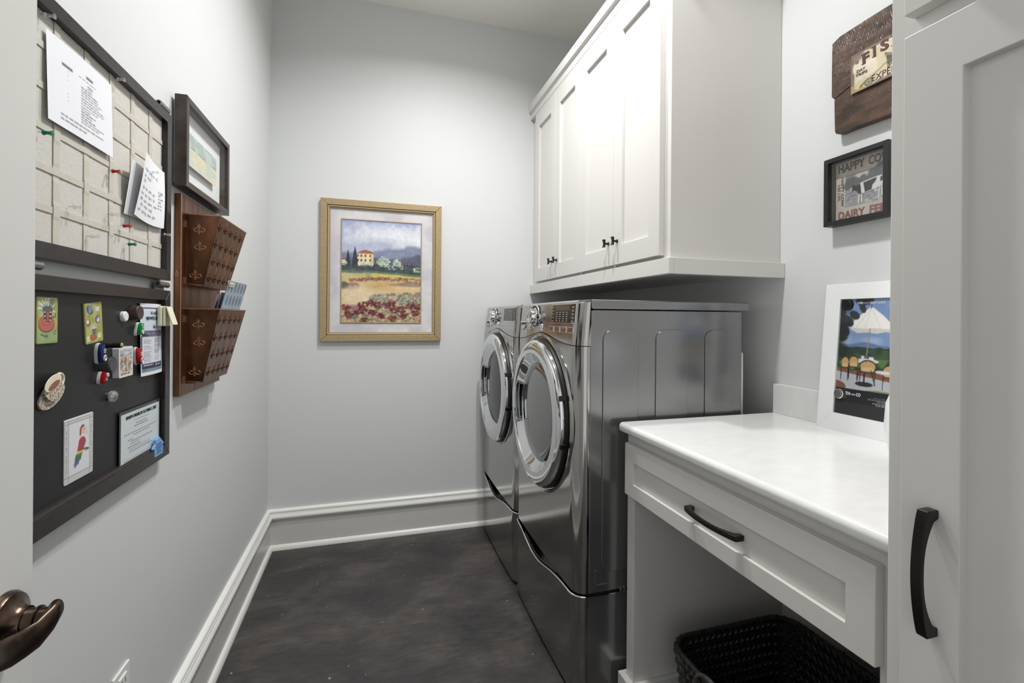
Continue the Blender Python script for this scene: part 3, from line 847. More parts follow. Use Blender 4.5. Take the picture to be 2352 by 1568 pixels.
# outer fillet of the print and the print itself
ix, iz, iw, ih = -.183, 1.245, .455, .597
frame4(pf, on_back(ix, iz, YB - .0075), iw, ih, .006, .003, M_gold, name='fillet', bevel=.0008)
def paint_villa():
    c = Cv(170, 220, (176, 184, 208), 2)
    H = lambda: vnoise(c.H, c.W, 7, 9) * .6 + vnoise(c.H, c.W, 22, 28) * .3
    n1 = H() - .45
    # sky and cloud
    c.mix(np.clip(1 - c.Y * 10, 0, 1), (150, 160, 200), .8)
    c.mix(np.clip(1 - c.X * 7, 0, 1) * (c.Y < .25), (160, 176, 208), .6)
    c.ell(.55, .16, .52, .13, (224, 226, 234), .95, soft=.6, wob=n1)
    c.ell(.25, .22, .3, .09, (216, 219, 230), .8, soft=.6, wob=n1); c.ell(.85, .16, .25, .12, (226, 228, 235), .8, soft=.6, wob=n1)
    c.ell(.45, .21, .4, .05, (190, 198, 214), .6, soft=.7, wob=n1)
    c.ell(.3, .26, .4, .05, (168, 176, 200), .7, soft=.8, wob=n1)
    # hills
    hill = .285 + .03 * np.sin(c.X * 5 + .4) + .05 * n1 - .03 * c.X
    c.mix((c.Y - hill) / .03, (118, 126, 152), .85)
    hill2 = .36 + .04 * np.cos(c.X * 6.5) * 0 - .055 * np.clip((c.X - .4) / .6, 0, 1) + .06 * n1 + np.clip(.12 - c.X, 0, 1) * .1
    c.mix((c.Y - hill2) / .03, (84, 86, 108), .9)
    c.mix(((c.Y > .30) & (c.Y < .38)) * np.clip(.6 - abs(c.X - .55), 0, 1) * np.clip(n1 * 5, 0, 1), (150, 160, 186), .7)
    # hedge belt
    c.mix(np.clip((c.Y - (.425 + .03 * n1)) / .012, 0, 1), (62, 66, 74), .92)
    # house, roofs
    c.poly([(.19, .325), (.395, .325), (.395, .435), (.19, .435)], (233, 216, 176)); c.poly([(.355, .325), (.395, .325), (.395, .435), (.36, .435)], (214, 192, 148))
    c.poly([(.185, .326), (.24, .298), (.29, .288), (.36, .30), (.402, .326)], (158, 92, 74)); c.poly([(.22, .315), (.29, .292), (.34, .300), (.30, .32)], (178, 108, 84), .7)
    for j, v in enumerate((.345, .390)):
        for i, u in enumerate((.205, .245, .295, .352)):
            c.rect(u - .010, v - .010, u + .008, v + .014, (112, 82, 70)); c.rect(u - .012, v - .010, u - .006, v + .014, (70, 62, 66))
    c.rect(0, .388, .05, .42, (226, 210, 184)); c.poly([(0, .392), (0, .378), (.07, .380), (.07, .392)], (140, 78, 68))
    c.rect(.735, .435, .77, .47, (226, 212, 196)); c.poly([(.725, .437), (.74, .420), (.775, .422), (.78, .437)], (150, 82, 70))
    # cypresses
    for u, t, b, w in ((.08, .285, .47, .026), (.165, .255, .47, .034), (.782, .395, .50, .014), (.82, .395, .5, .014), (.878, .39, .51, .017)):
        c.poly([(u, t), (u + w * .6, t + (b - t) * .35), (u + w, t + (b - t) * .75), (u + w * .7, b), (u - w * .7, b), (u - w, t + (b - t) * .75), (u - w * .6, t + (b - t) * .35)], (46, 48, 62), .95)
    # blossom trees and shrubs
    for u, v, rx, ry, k in ((.52, .40, .085, .05, 130), (.685, .415, .05, .045, 80), (.30, .435, .10, .02, 80), (.95, .47, .06, .025, 60), (.03, .425, .035, .02, 30), (.62, .455, .06, .02, 40)):
        for _ in range(k):
            a = random.uniform(0, 6.28); r = math.sqrt(random.random())
            cc = random.choice([(206, 220, 198), (176, 198, 176), (226, 232, 214), (130, 156, 142), (190, 206, 160)])
            c.ell(u + rx * r * math.cos(a), v + ry * r * math.sin(a), .010, .006, cc, .75)
    for _ in range(160):
        c.ell(random.random(), random.uniform(.44, .50), .018, .008, random.choice([(52, 58, 66), (70, 84, 84), (58, 76, 70), (84, 98, 92)]), .6)
    # fields
    f0 = .485 + .03 * c.X ** 2 + .012 * n1
    c.mix((c.Y - f0) / .012, (98, 122, 98), .9)
    c.mix((c.Y - (f0 + .024 + .015 * n1)) / .015, (206, 190, 132), .92)
    c.mix(np.clip((c.Y - f0 - .02) / .012, 0, 1) * np.clip((c.X - .36) / .04, 0, 1) * np.clip((.58 - c.Y) / .02, 0, 1), (200, 192, 104), .8)
    c.mix(np.clip((c.Y - f0 - .02) / .012, 0, 1) * np.clip((c.X - .28) / .04, 0, 1) * np.clip((.37 - c.X) / .03, 0, 1) * (c.Y < .58), (150, 148, 110), .7)
    c.mix(np.clip((c.Y - .60) / .02, 0, 1), (214, 190, 146), .95)
    for _ in range(260):
        u = random.uniform(.1, 1); v = .59 - .02 * math.sin((u - .1) * 3.4) + random.uniform(-.012, .012) * (1 + u)
        c.ell(u, v, .012, .008, random.choice([(138, 72, 68), (160, 98, 88), (120, 60, 58), (182, 134, 112)]), .5)
    c.ell(.13, .645, .09, .035, (132, 106, 96), .8, soft=.4, wob=n1 * .6); c.ell(.03, .64, .05, .035, (88, 82, 80), .85, soft=.4, wob=n1 * .6)
    c.ell(.5, .64, .18, .035, (200, 150, 92), .6, soft=.8, wob=n1); c.ell(.85, .62, .2, .02, (128, 104, 104), .7, soft=.6, wob=n1)
    c.ell(.22, .74, .26, .08, (226, 208, 174), .8, soft=.6, wob=n1); c.ell(.7, .67, .25, .03, (222, 188, 140), .7, soft=.8, wob=n1)
    for _ in range(420):
        u = random.uniform(.35, 1); v = random.uniform(.69, .84) + (1 - u) * .06
        c.ell(u, v, .016, .011, random.choice([(128, 130, 116), (150, 146, 128), (106, 112, 104), (170, 158, 134), (98, 104, 106)]), .5)
    c.ell(.80, .775, .022, .008, (110, 200, 176), .9)
    # poppies
    c.mix(np.clip((c.Y - (.83 + .05 * n1)) / .03, 0, 1), (176, 150, 122), .75)
    c.ell(.12, .86, .12, .03, (166, 106, 128), .8, soft=.5, wob=n1)
    for _ in range(300):
        c.ell(random.random(), random.uniform(.86, 1), .018, .012, random.choice([(196, 172, 138), (142, 132, 110), (88, 96, 84), (214, 194, 160), (116, 108, 92)]), .6)
    for u, v, r in ((.05, .86, .06), (.10, .93, .055), (.27, .83, .06), (.36, .81, .05), (.45, .83, .05), (.27, .88, .05), (.38, .905, .05), (.28, .98, .055), (.49, .94, .05), (.56, .83, .05), (.62, .81, .05), (.66, .87, .06), (.64, .96, .05), (.76, .87, .055), (.78, .93, .05), (.87, .83, .06), (.93, .90, .055), (.97, .84, .05), (.20, .90, .04)):
        for _ in range(26):
            a = random.uniform(0, 6.28); q = r * math.sqrt(random.random())
            c.ell(u + q * math.cos(a), v + .6 * q * math.sin(a), .016, .010, random.choice([(92, 32, 36), (112, 44, 44), (70, 24, 30), (136, 66, 58), (86, 30, 34), (150, 96, 80)]), .62)
    c.noise(60, 80, 7).noise(20, 26, 6)
    return c
raster('canvas_print', paint_villa(), flat(on_back(ix + .005, iz + .005, YB - .0078), iw - .01, ih - .01), M_print, pf)

# ------------------------------------------------------------------ boards on the left wall
BX = XL + .025                                   # front plane of both frames
def wall_board(name, label, z0, z1, bw, panel_m):
    t = thing(name, label, 'board', (XL, 1.13, z0))
    M = on_left(.80, z0, XL + .002)
    frame4(t, M, .665, z1 - z0, bw, BX - XL - .002, M_frame_dark, bevel=.001)
    p = obj('panel', MB().box(.014, .651, .014, z1 - z0 - .014, 0, .009).xf(M), panel_m, t)
    return t, p
# linen pin board with woven ribbon grid
PBX = XL + .0115
pb, pbp = wall_board('pin_board', 'linen pin board with woven ribbon grid in a dark wood frame', 1.373, 1.816, (.026, .026, .026, .028), M_linen)
vy = [.836 + .0893 * i for i in range(7)]; hz = [1.734 - .0682 * i for i in range(5)]
for i, y in enumerate(vy):                       # over-under strips, each its own piece
    mb = MB(); pts = []
    for z in np.linspace(1.398, 1.793, 60):
        k = min(range(5), key=lambda q: abs(hz[q] - z)); d = abs(hz[k] - z)
        pts.append((z, (.0016 if (i + k) % 2 == 0 else .0002) if d < .014 else .0008))
    for (za, na), (zb, nb) in zip(pts[:-1], pts[1:]):
        mb.hexa([(PBX, y - .0085, za), (PBX + na + .0006, y - .0085, za), (PBX + na + .0006, y + .0085, za), (PBX, y + .0085, za),
                 (PBX, y - .0085, zb), (PBX + nb + .0006, y - .0085, zb), (PBX + nb + .0006, y + .0085, zb), (PBX, y + .0085, zb)])
    obj('ribbon', mb, M_ribbon, pbp, smooth=False)
for k, z in enumerate(hz):
    mb = MB(); pts = []
    for y in np.linspace(.826, 1.440, 80):
        i = min(range(7), key=lambda q: abs(vy[q] - y)); d = abs(vy[i] - y)
        pts.append((y, (.0016 if (i + k) % 2 == 1 else .0002) if d < .014 else .0008))
    for (ya, na), (yb, nb) in zip(pts[:-1], pts[1:]):
        mb.hexa([(PBX, ya, z - .0058), (PBX + na + .0006, ya, z - .0058), (PBX + nb + .0006, yb, z - .0058), (PBX, yb, z - .0058),
                 (PBX, ya, z + .0058), (PBX + na + .0006, ya, z + .0058), (PBX + nb + .0006, yb, z + .0058), (PBX, yb, z + .0058)])
    obj('ribbon', mb, M_ribbon, pbp, smooth=False)
# rolled metal hangers on the board frames
def hanger(parent, y0, y1, z, x=-.535):
    L_ = y1 - y0
    mb = MB().lathe([(.0048, 0), (.0075, 0), (.0075, L_), (.0048, L_), (.0048, 0)], 20).xf(basis((x, y0, z), (0, 0, 1), (1, 0, 0), (0, 1, 0)))
    h_ = obj('hanger_roll', mb, M_nickel, parent)
    obj('hanger_tab', MB().box(x - .0075, x - .0055, y0 + .002, y1 - .004, z - .022, z), M_nickel, h_)
hanger(pb, 1.408, 1.463, 1.828)
hanger(pb, .86, .915, 1.828)
mbd, mbp = wall_board('magnet_board', 'black magnetic board in a dark wood frame covered with magnets and cards', .908, 1.346, (.030, .030, .026, .032), M_magboard)
hanger(mbd, 1.405, 1.463, 1.361, -.533); hanger(mbd, .905, .965, 1.361, -.533)
led = MB().prism([(0, 0), (.010, 0), (.006, .008), (0, .010)], .83, 1.435); led.v = [(XL + .011 + u, w, .938 + v) for u, v, w in led.v]
obj('ledge', led, M_frame_dark, mbd)

# papers and pins
def typed_sheet():
    c = Cv(120, 100, (236, 237, 242), 3)
    ink = (98, 98, 106)
    c.rect(.19, .245, .33, .275, ink, .9)
    c.rect(.53, .185, .64, .215, ink, .9); c.words(.42, .69, .255, .012, ink, .8)
    c.rect(.55, .295, .64, .310, ink, .7); c.rect(.55, .32, .63, .335, ink, .6)
    ends = [.63, .72, .73, .80, .74, .84, .84, .72, .60, .68, .62, .68, .84, .75]
    for k, e in enumerate(ends): c.words(.455, e, .365 + .033 * k, .014, ink, .8, .05, .009)
    for k in range(3): c.rect(.265, .30 + .05 * k, .275, .312 + .05 * k, ink, .5); c.rect(.265, .56 + .04 * k, .275, .572 + .04 * k, ink, .5)
    c.words(.17, .82, .845, .016, ink, .8, .06, .010); c.words(.17, .54, .895, .016, ink, .8, .06, .010)
    return c
def bowed(y0, y1, z0, z1, x, bow):
    return lambda u, v: (x + bow(u, v), y0 + (y1 - y0) * u, z0 + (z1 - z0) * v)
MSx = PBX + .004
tag(raster('typed_sheet', typed_sheet(), bowed(.979, 1.184, 1.612, 1.764, MSx, lambda u, v: .003 * math.sin(math.pi * u) * v + .004 * (1 - v)), M_print), 'white sheet of typed text pinned on the linen board', 'paper')
def note_page():
    c = Cv(110, 92, (242, 243, 247), 3)
    ink = (92, 94, 104)
    for k, (a, b) in enumerate(((.10, .80), (.10, .45), (.10, .25), (.10, .62), (.08, .70), (.08, .78), (.12, .62), (.06, .74))):
        c.scrawl(a, b, .24 + .092 * k + random.uniform(-.01, .01), .055, ink, .0065, .85)
    for k in range(6): c.scrawl(.74, .93, .42 + .055 * k, .035, ink, .0055, .85)
    c.line([(.75, .445), (.92, .447)], .005, ink)
    return c
nt_ = thing('handwritten_note', 'folded handwritten list curling off the linen board', 'paper', (MSx, 1.35, 1.505))
fn_front = lambda u, v: (MSx + .004 + .030 * (1 - u) ** 1.6 * (.35 + .65 * v) + .002 * math.sin(3 * v), 1.258 + .176 * u - .008 * (1 - v) * (1 - u), 1.508 + .147 * v + .006 * math.sin(math.pi * u) * (1 - v) * -1)
raster('front_page', note_page(), fn_front, M_print, nt_)
mb = MB().grid(lambda u, v: (MSx + .001 + .016 * (1 - u) ** 1.5 * v, 1.236 + .195 * u, 1.506 + .122 * v), 14, 10)
obj('back_page', mb, M_paper, nt_)

pin_prof = [(0, .0065), (.0042, .0070), (.0045, .0085), (.0030, .0105), (.0026, .0165), (.0040, .0190), (.0044, .0205), (0, .0212)]
pin_mb = MB().lathe(pin_prof, 16)
def push_pin(y, z, m, label, x=PBX + .0012, tilt=0.0, group=None):
    R = Matrix(((0, 0, 1), (1, 0, 0), (0, 1, 0)))
    t = thing('push_pin', label, 'push pin', (x, y, z), R @ Matrix.Rotation(tilt, 3, 'X'), group)
    b = MB(); b.v = list(pin_mb.v); b.f = list(pin_mb.f)
    obj('pin_head', b, m, t, local=True)
    obj('needle', MB().tube([(0, 0, .0), (0, 0, .0075)], .0005, 6), M_steel_pin, t, local=True)
    return t
push_pin(.966, 1.583, M_green, 'green push pin beneath the typed sheet')
push_pin(1.180, 1.583, M_red, 'red push pin beside the handwritten note')
push_pin(1.228, 1.477, M_red, 'red push pin below the handwritten note')
push_pin(1.251, 1.440, M_green, 'green push pin below the lower red pin')
push_pin(.969, 1.780, M_clear, 'clear push pin above the corner of the typed sheet')
push_pin(1.197, 1.785, M_clear, 'clear push pin at the frame edge above the typed sheet')
push_pin(1.334, 1.628, M_clear, 'clear push pin holding the handwritten note', PBX + .012)
push_pin(1.049, 1.478, M_clear, 'clear push pin alone on the lower linen board')
push_pin(1.175, 1.491, M_clear, 'clear push pin to one side of the note, above a red pin')
push_pin(1.105, 1.433, M_clear, 'clear push pin lowest on the linen board')
push_pin(1.436, 1.493, M_clear, 'clear push pin next to the frame at the note corner')

# ------------------------------------------------------------------ magnets and cards on the black board
GX = XL + .0112
def mug_card(small):
    c = Cv(70, 90, (168, 172, 92), 3)
    c.noise(5, 7, 18)
    if not small:
        c.rect(0, .75, 1, 1, (140, 168, 120), .7); c.noise(4, 5, 10)
        star = []
        for k in range(16):
            a = math.pi + math.pi * k / 15; r = .50 if k % 2 else .24
            star.append((.42 + r * math.cos(a), .30 + r * math.sin(a) * .8))
        c.poly(star + [(.6, .4), (.3, .4)], (226, 224, 196))
        star = [(.42 + (q * math.cos(math.pi + math.pi * k / 15)), .32 + q * .8 * math.sin(math.pi + math.pi * k / 15)) for k in range(16) for q in [(.36 if k % 2 else .18)]]
        c.poly(star + [(.6, .4), (.3, .4)], (110, 156, 164))
        for u, v in ((.70, .08), (.66, .15)): c.ell(u, v, .09, .05, (40, 48, 60)); c.ell(u, v, .06, .035, (120, 160, 168))
        c.ell(.45, .58, .40, .19, (70, 40, 36)); c.ell(.45, .57, .38, .175, (190, 96, 76)); c.ell(.45, .52, .20, .10, (120, 52, 48)); c.ell(.45, .515, .18, .09, (196, 100, 80))
        c.poly([(.28, .26), (.74, .26), (.68, .50), (.55, .55), (.34, .52)], (60, 36, 48)); c.poly([(.42, .28), (.58, .28), (.55, .53), (.46, .53)], (176, 74, 74))
        for k in range(5):
            c.poly([(.31 + .01 * k, .31 + .045 * k), (.40, .30 + .045 * k), (.41, .325 + .045 * k), (.32 + .01 * k, .335 + .045 * k)], (238, 238, 232) if k % 2 == 0 else (26, 24, 30))
            c.poly([(.59, .30 + .045 * k), (.70 - .01 * k, .31 + .045 * k), (.69 - .01 * k, .335 + .045 * k), (.585, .325 + .045 * k)], (238, 238, 232) if k % 2 == 0 else (26, 24, 30))
        c.ell(.51, .255, .24, .065, (70, 50, 46)); c.ell(.51, .26, .20, .05, (96, 78, 70))
        c.line([(.74, .32), (.9, .33), (.88, .42), (.72, .44)], .035, (60, 36, 40)); c.line([(.74, .32), (.9, .33)], .02, (232, 226, 214))
        for k in range(9): c.ell(.45 + .33 * math.cos(.4 + k * .3), .57 + .145 * math.sin(.4 + k * .3), .014, .009, (120, 60, 56))
        for k in range(5): c.scrawl(.08 + .08 * k, .2 + .1 * k, .80 + .015 * k, .06, (60, 74, 60), .012, .8)
        c.ell(.85, .78, .08, .05, (60, 70, 60)); c.ell(.85, .78, .055, .035, (168, 172, 110))
    else:
        for _ in range(70):
            c.ell(random.random(), random.random(), random.uniform(.012, .03), random.uniform(.006, .016), random.choice([(50, 56, 40), (226, 226, 190), (120, 128, 70), (200, 204, 140)]), .85, rot=random.uniform(0, 3))
        c.ell(.28, .17, .20, .10, (58, 66, 90), rot=.5); c.ell(.33, .13, .13, .07, (112, 124, 190)); c.ell(.30, .20, .10, .05, (110, 140, 150))
        c.ell(.72, .42, .13, .10, (50, 50, 64)); c.ell(.74, .43, .09, .07, (222, 224, 232)); c.ell(.70, .38, .06, .05, (110, 116, 176))
        c.ell(.16, .50, .13, .08, (150, 84, 72)); c.ell(.14, .46, .07, .05, (236, 226, 214))
        c.rect(.62, .10, .85, .22, (226, 226, 214), .8); c.rect(.68, .78, .9, .92, (230, 230, 216), .8); c.rect(.05, .82, .2, .95, (230, 230, 216), .8)
        c.ell(.42, .86, .19, .085, (70, 36, 30)); c.ell(.42, .855, .17, .075, (196, 92, 62))
        c.poly([(.36, .66), (.60, .66), (.56, .82), (.40, .82)], (34, 28, 34))
        for k in range(4): c.rect(.39, .69 + .035 * k, .44, .705 + .035 * k, (240, 240, 236)); c.rect(.50, .69 + .035 * k, .55, .705 + .035 * k, (240, 240, 236))
        for k in range(7):
            a = math.pi + math.pi * k / 6; c.line([(.47, .65), (.47 + .18 * math.cos(a), .65 + .13 * math.sin(a))], .02, (220, 226, 216))
        c.ell(.63, .72, .07, .04, (150, 70, 50)); c.ell(.63, .72, .045, .025, (176, 180, 100))
    return c
def rounded(w, h, r, k=5):
    P = []
    for cx_, cz_, a0 in ((w - r, h - r, 0), (r, h - r, 90), (r, r, 180), (w - r, r, 270)):
        for i in range(k + 1):
            a = math.radians(a0 + 90 * i / k); P.append((cx_ + r * math.cos(a), cz_ + r * math.sin(a)))
    return P
def card(name, label, cat, cv, yc, zc, w, h, rot, th=.0025, edge=None, pm=None, x=GX, inset=.0012):
    t = thing(name, label, cat, (x, yc, zc - h / 2))
    M = on_left(yc, zc, x) @ Matrix.Rotation(rot, 4, 'Z') @ Matrix.Translation((-w / 2, -h / 2, 0))
    obj('backing', MB().prism(rounded(w, h, .003), 0, th).xf(M), edge or M_paper, t)
    raster('printed_face', cv, flat(M @ Matrix.Translation((inset, inset, th + .0003)), w - 2 * inset, h - 2 * inset), pm or M_print_gl, t)
    return t
M_card_edge = mat('olive_card', (172, 176, 110), .5)
card('picture_magnet', 'large picture magnet of a striped coffee mug on a red saucer', 'magnet', mug_card(False), .992, 1.270, .054, .079, .0, edge=M_card_edge)
card('picture_magnet', 'tilted green picture magnet with several small coffee mugs', 'magnet', mug_card(True), 1.1305, 1.2645, .060, .080, .10, edge=M_card_edge)

def disc_magnet(name, label, y, z, r, th, m, cap=None, x=GX, bev=.002):
    t = thing(name, label, 'magnet', (x, y, z - r))
    M = on_left(y, z, x)
    obj('body', MB().lathe([(0, 0), (r, 0), (r, th - bev), (r - bev, th), (0, th)], 32).xf(M), m, t)
    if cap: obj('cap', MB().lathe([(0, th + .0006), (r - bev * .8, th + .0006), (r - bev * .6, th - .001)], 32).xf(M), cap, t)
    return t
M_brown_mag = M_brown_cap = mat('brown_magnet', (72, 60, 56), .42)
M_grey_cap = mat('charcoal_cap', (78, 78, 80), .45)
disc_magnet('round_magnet', 'small white round magnet on the black board', 1.246, 1.277, .0115, .008, M_white_gloss)
disc_magnet('round_magnet', 'thick brown round magnet beside the brochure', 1.288, 1.2855, .017, .017, M_brown_mag, M_brown_cap)
disc_magnet('round_magnet', 'thick charcoal round magnet between blue shoe and picture tile', 1.170, 1.1765, .0165, .018, M_grey_cap, M_grey_cap)
t = thing('glass_magnet', 'clear glass dome magnet on the black board', 'magnet', (GX, 1.192, 1.095))
Mg = on_left(1.192, 1.107, GX)
obj('metal_base', MB().lathe([(0, 0), (.009, 0), (.009, .004), (0, .004)], 24).xf(Mg), M_nickel, t)
obj('glass_dome', MB().lathe([(0, .0042), (.0115, .0042), (.0125, .007), (.0115, .011), (.008, .0145), (0, .0165)], 32).xf(Mg), M_clear, t)
t = thing('cylinder_magnet', 'black cylinder magnet with a brass tip above the picture tile', 'magnet', (GX, 1.172, 1.209))
Mc = on_left(1.172, 1.2165, GX)
obj('body', MB().lathe([(0, 0), (.0055, 0), (.0055, .012), (.0048, .0125), (.0048, .0145), (.0058, .015), (.0058, .031), (0, .031)], 24).xf(Mc), M_black, t)
obj('brass_tip', MB().lathe([(0, .0335), (.0035, .0335), (.0052, .032), (.0054, .030)], 24).xf(Mc), mat('brass', (206, 178, 120), .35, .8), t)

def sneaker(label, y, z, rot, L, m, tilt=0.0, x=GX):
    """shoe-shaped magnet: sole against the board, toe up"""
    t = thing('shoe_magnet', label, 'magnet', (x, y, z - L / 2), group=None)
    M = on_left(y, z, x) @ Matrix.Rotation(rot, 4, 'Z')
    def outline(k): return [(k * L * (.17 + .035 * math.sin(a * 1.0)) * math.cos(a) * (1 + .12 * math.sin(a)), k * L * .5 * math.sin(a)) for a in np.linspace(0, 2 * math.pi, 25)[:-1]]
    O = outline(1)
    rings = [[M @ Vector((u, v, n)) for u, v in outline(k)] for n, k in ((0, .96), (.002, 1.02), (.006, 1.0))]
    obj('sole', MB().loft(rings), M_white_gloss, t)
    rings = [[M @ Vector((u, v - .02 * L * (n - .006) / .01, n + (.004 * max(0, -v / L) if n > .012 else 0))) for u, v in outline(k)] for n, k in ((.006, .95), (.010, .93), (.0135, .80), (.0155, .60))]
    up = obj('upper', MB().loft(rings), m, t, angle=60)
    obj('opening', MB().lathe([(L * .115, .0), (L * .125, .0022), (L * .105, .003), (L * .085, .001), (0, .0005)], 20, sx=.9, sy=1.25).xf(M @ Matrix.Translation((0, -L * .22, .0150))), M_white_gloss, up)
    for k in range(3):
        yy = L * (.02 + .075 * k)
        obj('lace', MB().tube([M @ Vector((-L * .10, yy, .0148)), M @ Vector((0, yy + .001, .0168)), M @ Vector((L * .10, yy + L * .03, .0148))], L * .018, 6), M_white_gloss, up)
    obj('toe_cap', MB().lathe([(L * .11, 0), (L * .09, .003), (0, .005)], 18, sx=1, sy=.8).xf(M @ Matrix.Translation((0, L * .36, .0105))), m, up)
    return t
M_shoe_blue = mat('blue_enamel', (34, 44, 96), .2); M_shoe_red = mat('red_enamel', (176, 26, 36), .18); M_shoe_green = mat('green_enamel', (24, 132, 62), .2)
sneaker('blue sneaker magnet beside the charcoal round magnet', 1.143, 1.202, -.12, .042, M_shoe_blue)
sneaker('green sneaker magnet beneath the brown round magnet', 1.306, 1.2475, -.45, .034, M_shoe_green)
sneaker('red sneaker magnet at the edge of the brochure', 1.300, 1.184, .05, .042, M_shoe_red)
sneaker('small red sneaker magnet under the blue shoe', 1.151, 1.1515, 2.9, .026, M_shoe_red)

# ceramic tile magnet with a sketched scene
def tile_print():
    c = Cv(50, 72, (226, 214, 202), 3)
    c.rect(.05, .05, .95, .30, (176, 188, 200)).rect(.05, .20, .95, .27, (96, 108, 130), .8)
    c.rect(.05, .28, .95, .85, (206, 186, 164)); c.noise(6, 8, 22)
    c.ell(.5, .22, .27, .10, (188, 164, 186)); c.ell(.55, .18, .2, .06, (210, 206, 214))
    for _ in range(90):
        u, v = random.uniform(.08, .92), random.uniform(.30, .82)
        c.line([(u, v), (u + random.uniform(-.08, .08), v + random.uniform(.03, .12))], .05, random.choice([(60, 58, 70), (176, 120, 90), (230, 228, 226), (150, 70, 62), (110, 140, 120), (200, 180, 150), (44, 44, 54)]), .85)
    c.rect(.02, .86, .98, .98, (222, 204, 180)); c.scrawl(.1, .9, .92, .07, (70, 52, 48), .02, .9)
    return c
card('tile_magnet', 'white ceramic tile magnet with a sketched crowd scene', 'magnet', tile_print(), 1.236, 1.1765, .060, .066, .02, th=.012, edge=M_white_gloss, inset=.003)

# spa brochure held by a cream clip
def brochure():
    c = Cv(70, 100, (226, 229, 238), 3)
    nav = (44, 48, 70)
    c.rect(.06, .10, .94, .40, (204, 214, 226)); c.rect(.04, .06, .96, .075, nav)
    c.scrawl(.4, .9, .14, .05, nav, .012); c.scrawl(.2, .9, .205, .04, (110, 116, 134), .01); c.scrawl(.5, .9, .335, .05, nav, .012)
    c.rect(.04, .385, .96, .465, nav)
    for k in range(3): c.words(.1 + .1 * k, .92, .403 + .022 * k, .010, (226, 230, 238), .8)
    c.rect(.02, .465, .06, .83, nav); c.rect(.94, .465, .96, .83, nav); c.rect(.06, .465, .94, .83, (214, 218, 226))
    for k in range(17):
        if k in (4, 8): continue
        c.words(.12, .12 + random.uniform(.2, .36), .50 + .019 * k, .008, (110, 112, 120), .75, .06, .015)
        if k not in (7, 12): c.words(.56, .56 + random.uniform(.18, .32), .49 + .019 * k, .008, (110, 112, 120), .75, .06, .015)
    c.rect(.04, .83, .96, .90, nav); c.rect(.04, .90, .96, .945, (104, 124, 138))
    c.words(.1, .5, .855, .014, (220, 224, 232), .9, .1); c.rect(.60, .845, .64, .875, (226, 230, 236)); c.words(.67, .9, .86, .018, (170, 176, 190), .8, .3)
    c.words(.2, .75, .922, .010, (190, 204, 214), .8)
    return c
br = raster('brochure', brochure(), bowed(1.318, 1.432, 1.133, 1.309, GX + .004, lambda u, v: .004 * math.sin(math.pi * u) + .003 * (1 - v)), M_print)
tag(br, 'tall white and navy brochure held on the black board', 'paper')
text(br, 'IN WELLNESS', .0125, on_left(1.379, 1.272, GX + .0088), M_ink_navy, sx=1.0)
t = thing('clip_magnet', 'cream plastic clip magnet gripping the brochure', 'magnet', (GX, 1.418, 1.25))
obj('clip_body', MB().box(GX + .010, GX + .020, 1.392, 1.436, 1.252, 1.304), M_cream, t, bevel=.003)
mb = MB().hexa([(GX + .021, 1.396, 1.253), (GX + .026, 1.396, 1.253), (GX + .026, 1.432, 1.253), (GX + .021, 1.432, 1.253), (GX + .021, 1.396, 1.303), (GX + .026, 1.396, 1.303), (GX + .026, 1.432, 1.303), (GX + .021, 1.432, 1.303)])
obj('clip_jaw', mb, M_cream, t, bevel=.0015)
mb = MB().hexa([(GX + .040, 1.398, 1.256), (GX + .044, 1.398, 1.256), (GX + .044, 1.430, 1.256), (GX + .040, 1.430, 1.256), (GX + .026, 1.398, 1.303), (GX + .030, 1.398, 1.303), (GX + .030, 1.430, 1.303), (GX + .026, 1.430, 1.303)])
obj('clip_lever', mb, M_cream, t, bevel=.0015)
obj('clip_spring', MB().tube([(GX + .022, 1.400, 1.276), (GX + .022, 1.428, 1.276)], .004, 10), M_steel_pin, t)

# teacup magnet
def cup_print(kind):
    c = Cv(50, 50, (222, 212, 192), 2)
    for _ in range(110):
        c.ell(random.random(), random.random(), random.uniform(.015, .04), random.uniform(.015, .04), random.choice([(110, 92, 84), (84, 74, 74), (156, 116, 92), (186, 160, 128), (150, 88, 76), (236, 228, 212), (98, 100, 84)]), .7)
    return c
def cutout(name, P, n0, n1, m, parent, M):
    return obj(name, MB().prism(P, n0, n1).xf(M), m, parent, bevel=.0008)
M_cup = mat('floral_resin', (226, 216, 196), .25, var=((230, 230, 230), 0, 3, (124, 98, 86)))
M_cup_in = mat('cream_resin', (232, 222, 200), .25); M_tea = mat('tea', (142, 96, 70), .2)
t = thing('teacup_magnet', 'floral china teacup and saucer magnet on the black board', 'magnet', (GX, 1.0, 1.121))
Mt = on_left(1.000, 1.150, GX) @ Matrix.Rotation(-.0, 4, 'Z') @ Matrix.Rotation(.42, 4, 'Z')
cutout('saucer', [(.036 * math.cos(a), -.012 + .019 * math.sin(a)) for a in np.linspace(0, 2 * math.pi, 33)[:-1]], 0, .004, M_cup, t, Mt)
cutout('cup', [(.024 * math.cos(a), .008 + .028 * math.sin(a) * (1 if math.sin(a) < 0 else .15)) for a in np.linspace(0, 2 * math.pi, 33)[:-1]], .004, .009, M_cup, t, Mt)
cutout('cup_rim', [(.0235 * math.cos(a), .013 + .0125 * math.sin(a)) for a in np.linspace(0, 2 * math.pi, 33)[:-1]], .009, .0105, M_cup_in, t, Mt)
cutout('tea', [(.016 * math.cos(a), .0085 + .006 * math.sin(a)) for a in np.linspace(0, 2 * math.pi, 33)[:-1]], .0105, .0110, M_tea, t, Mt)
obj('cup_handle', MB().tube([Mt @ Vector((.022 + .012 * math.sin(a), .006 + .011 * math.cos(a), .006)) for a in np.linspace(0, math.pi, 9)], .0024, 8), M_cup_in, t)

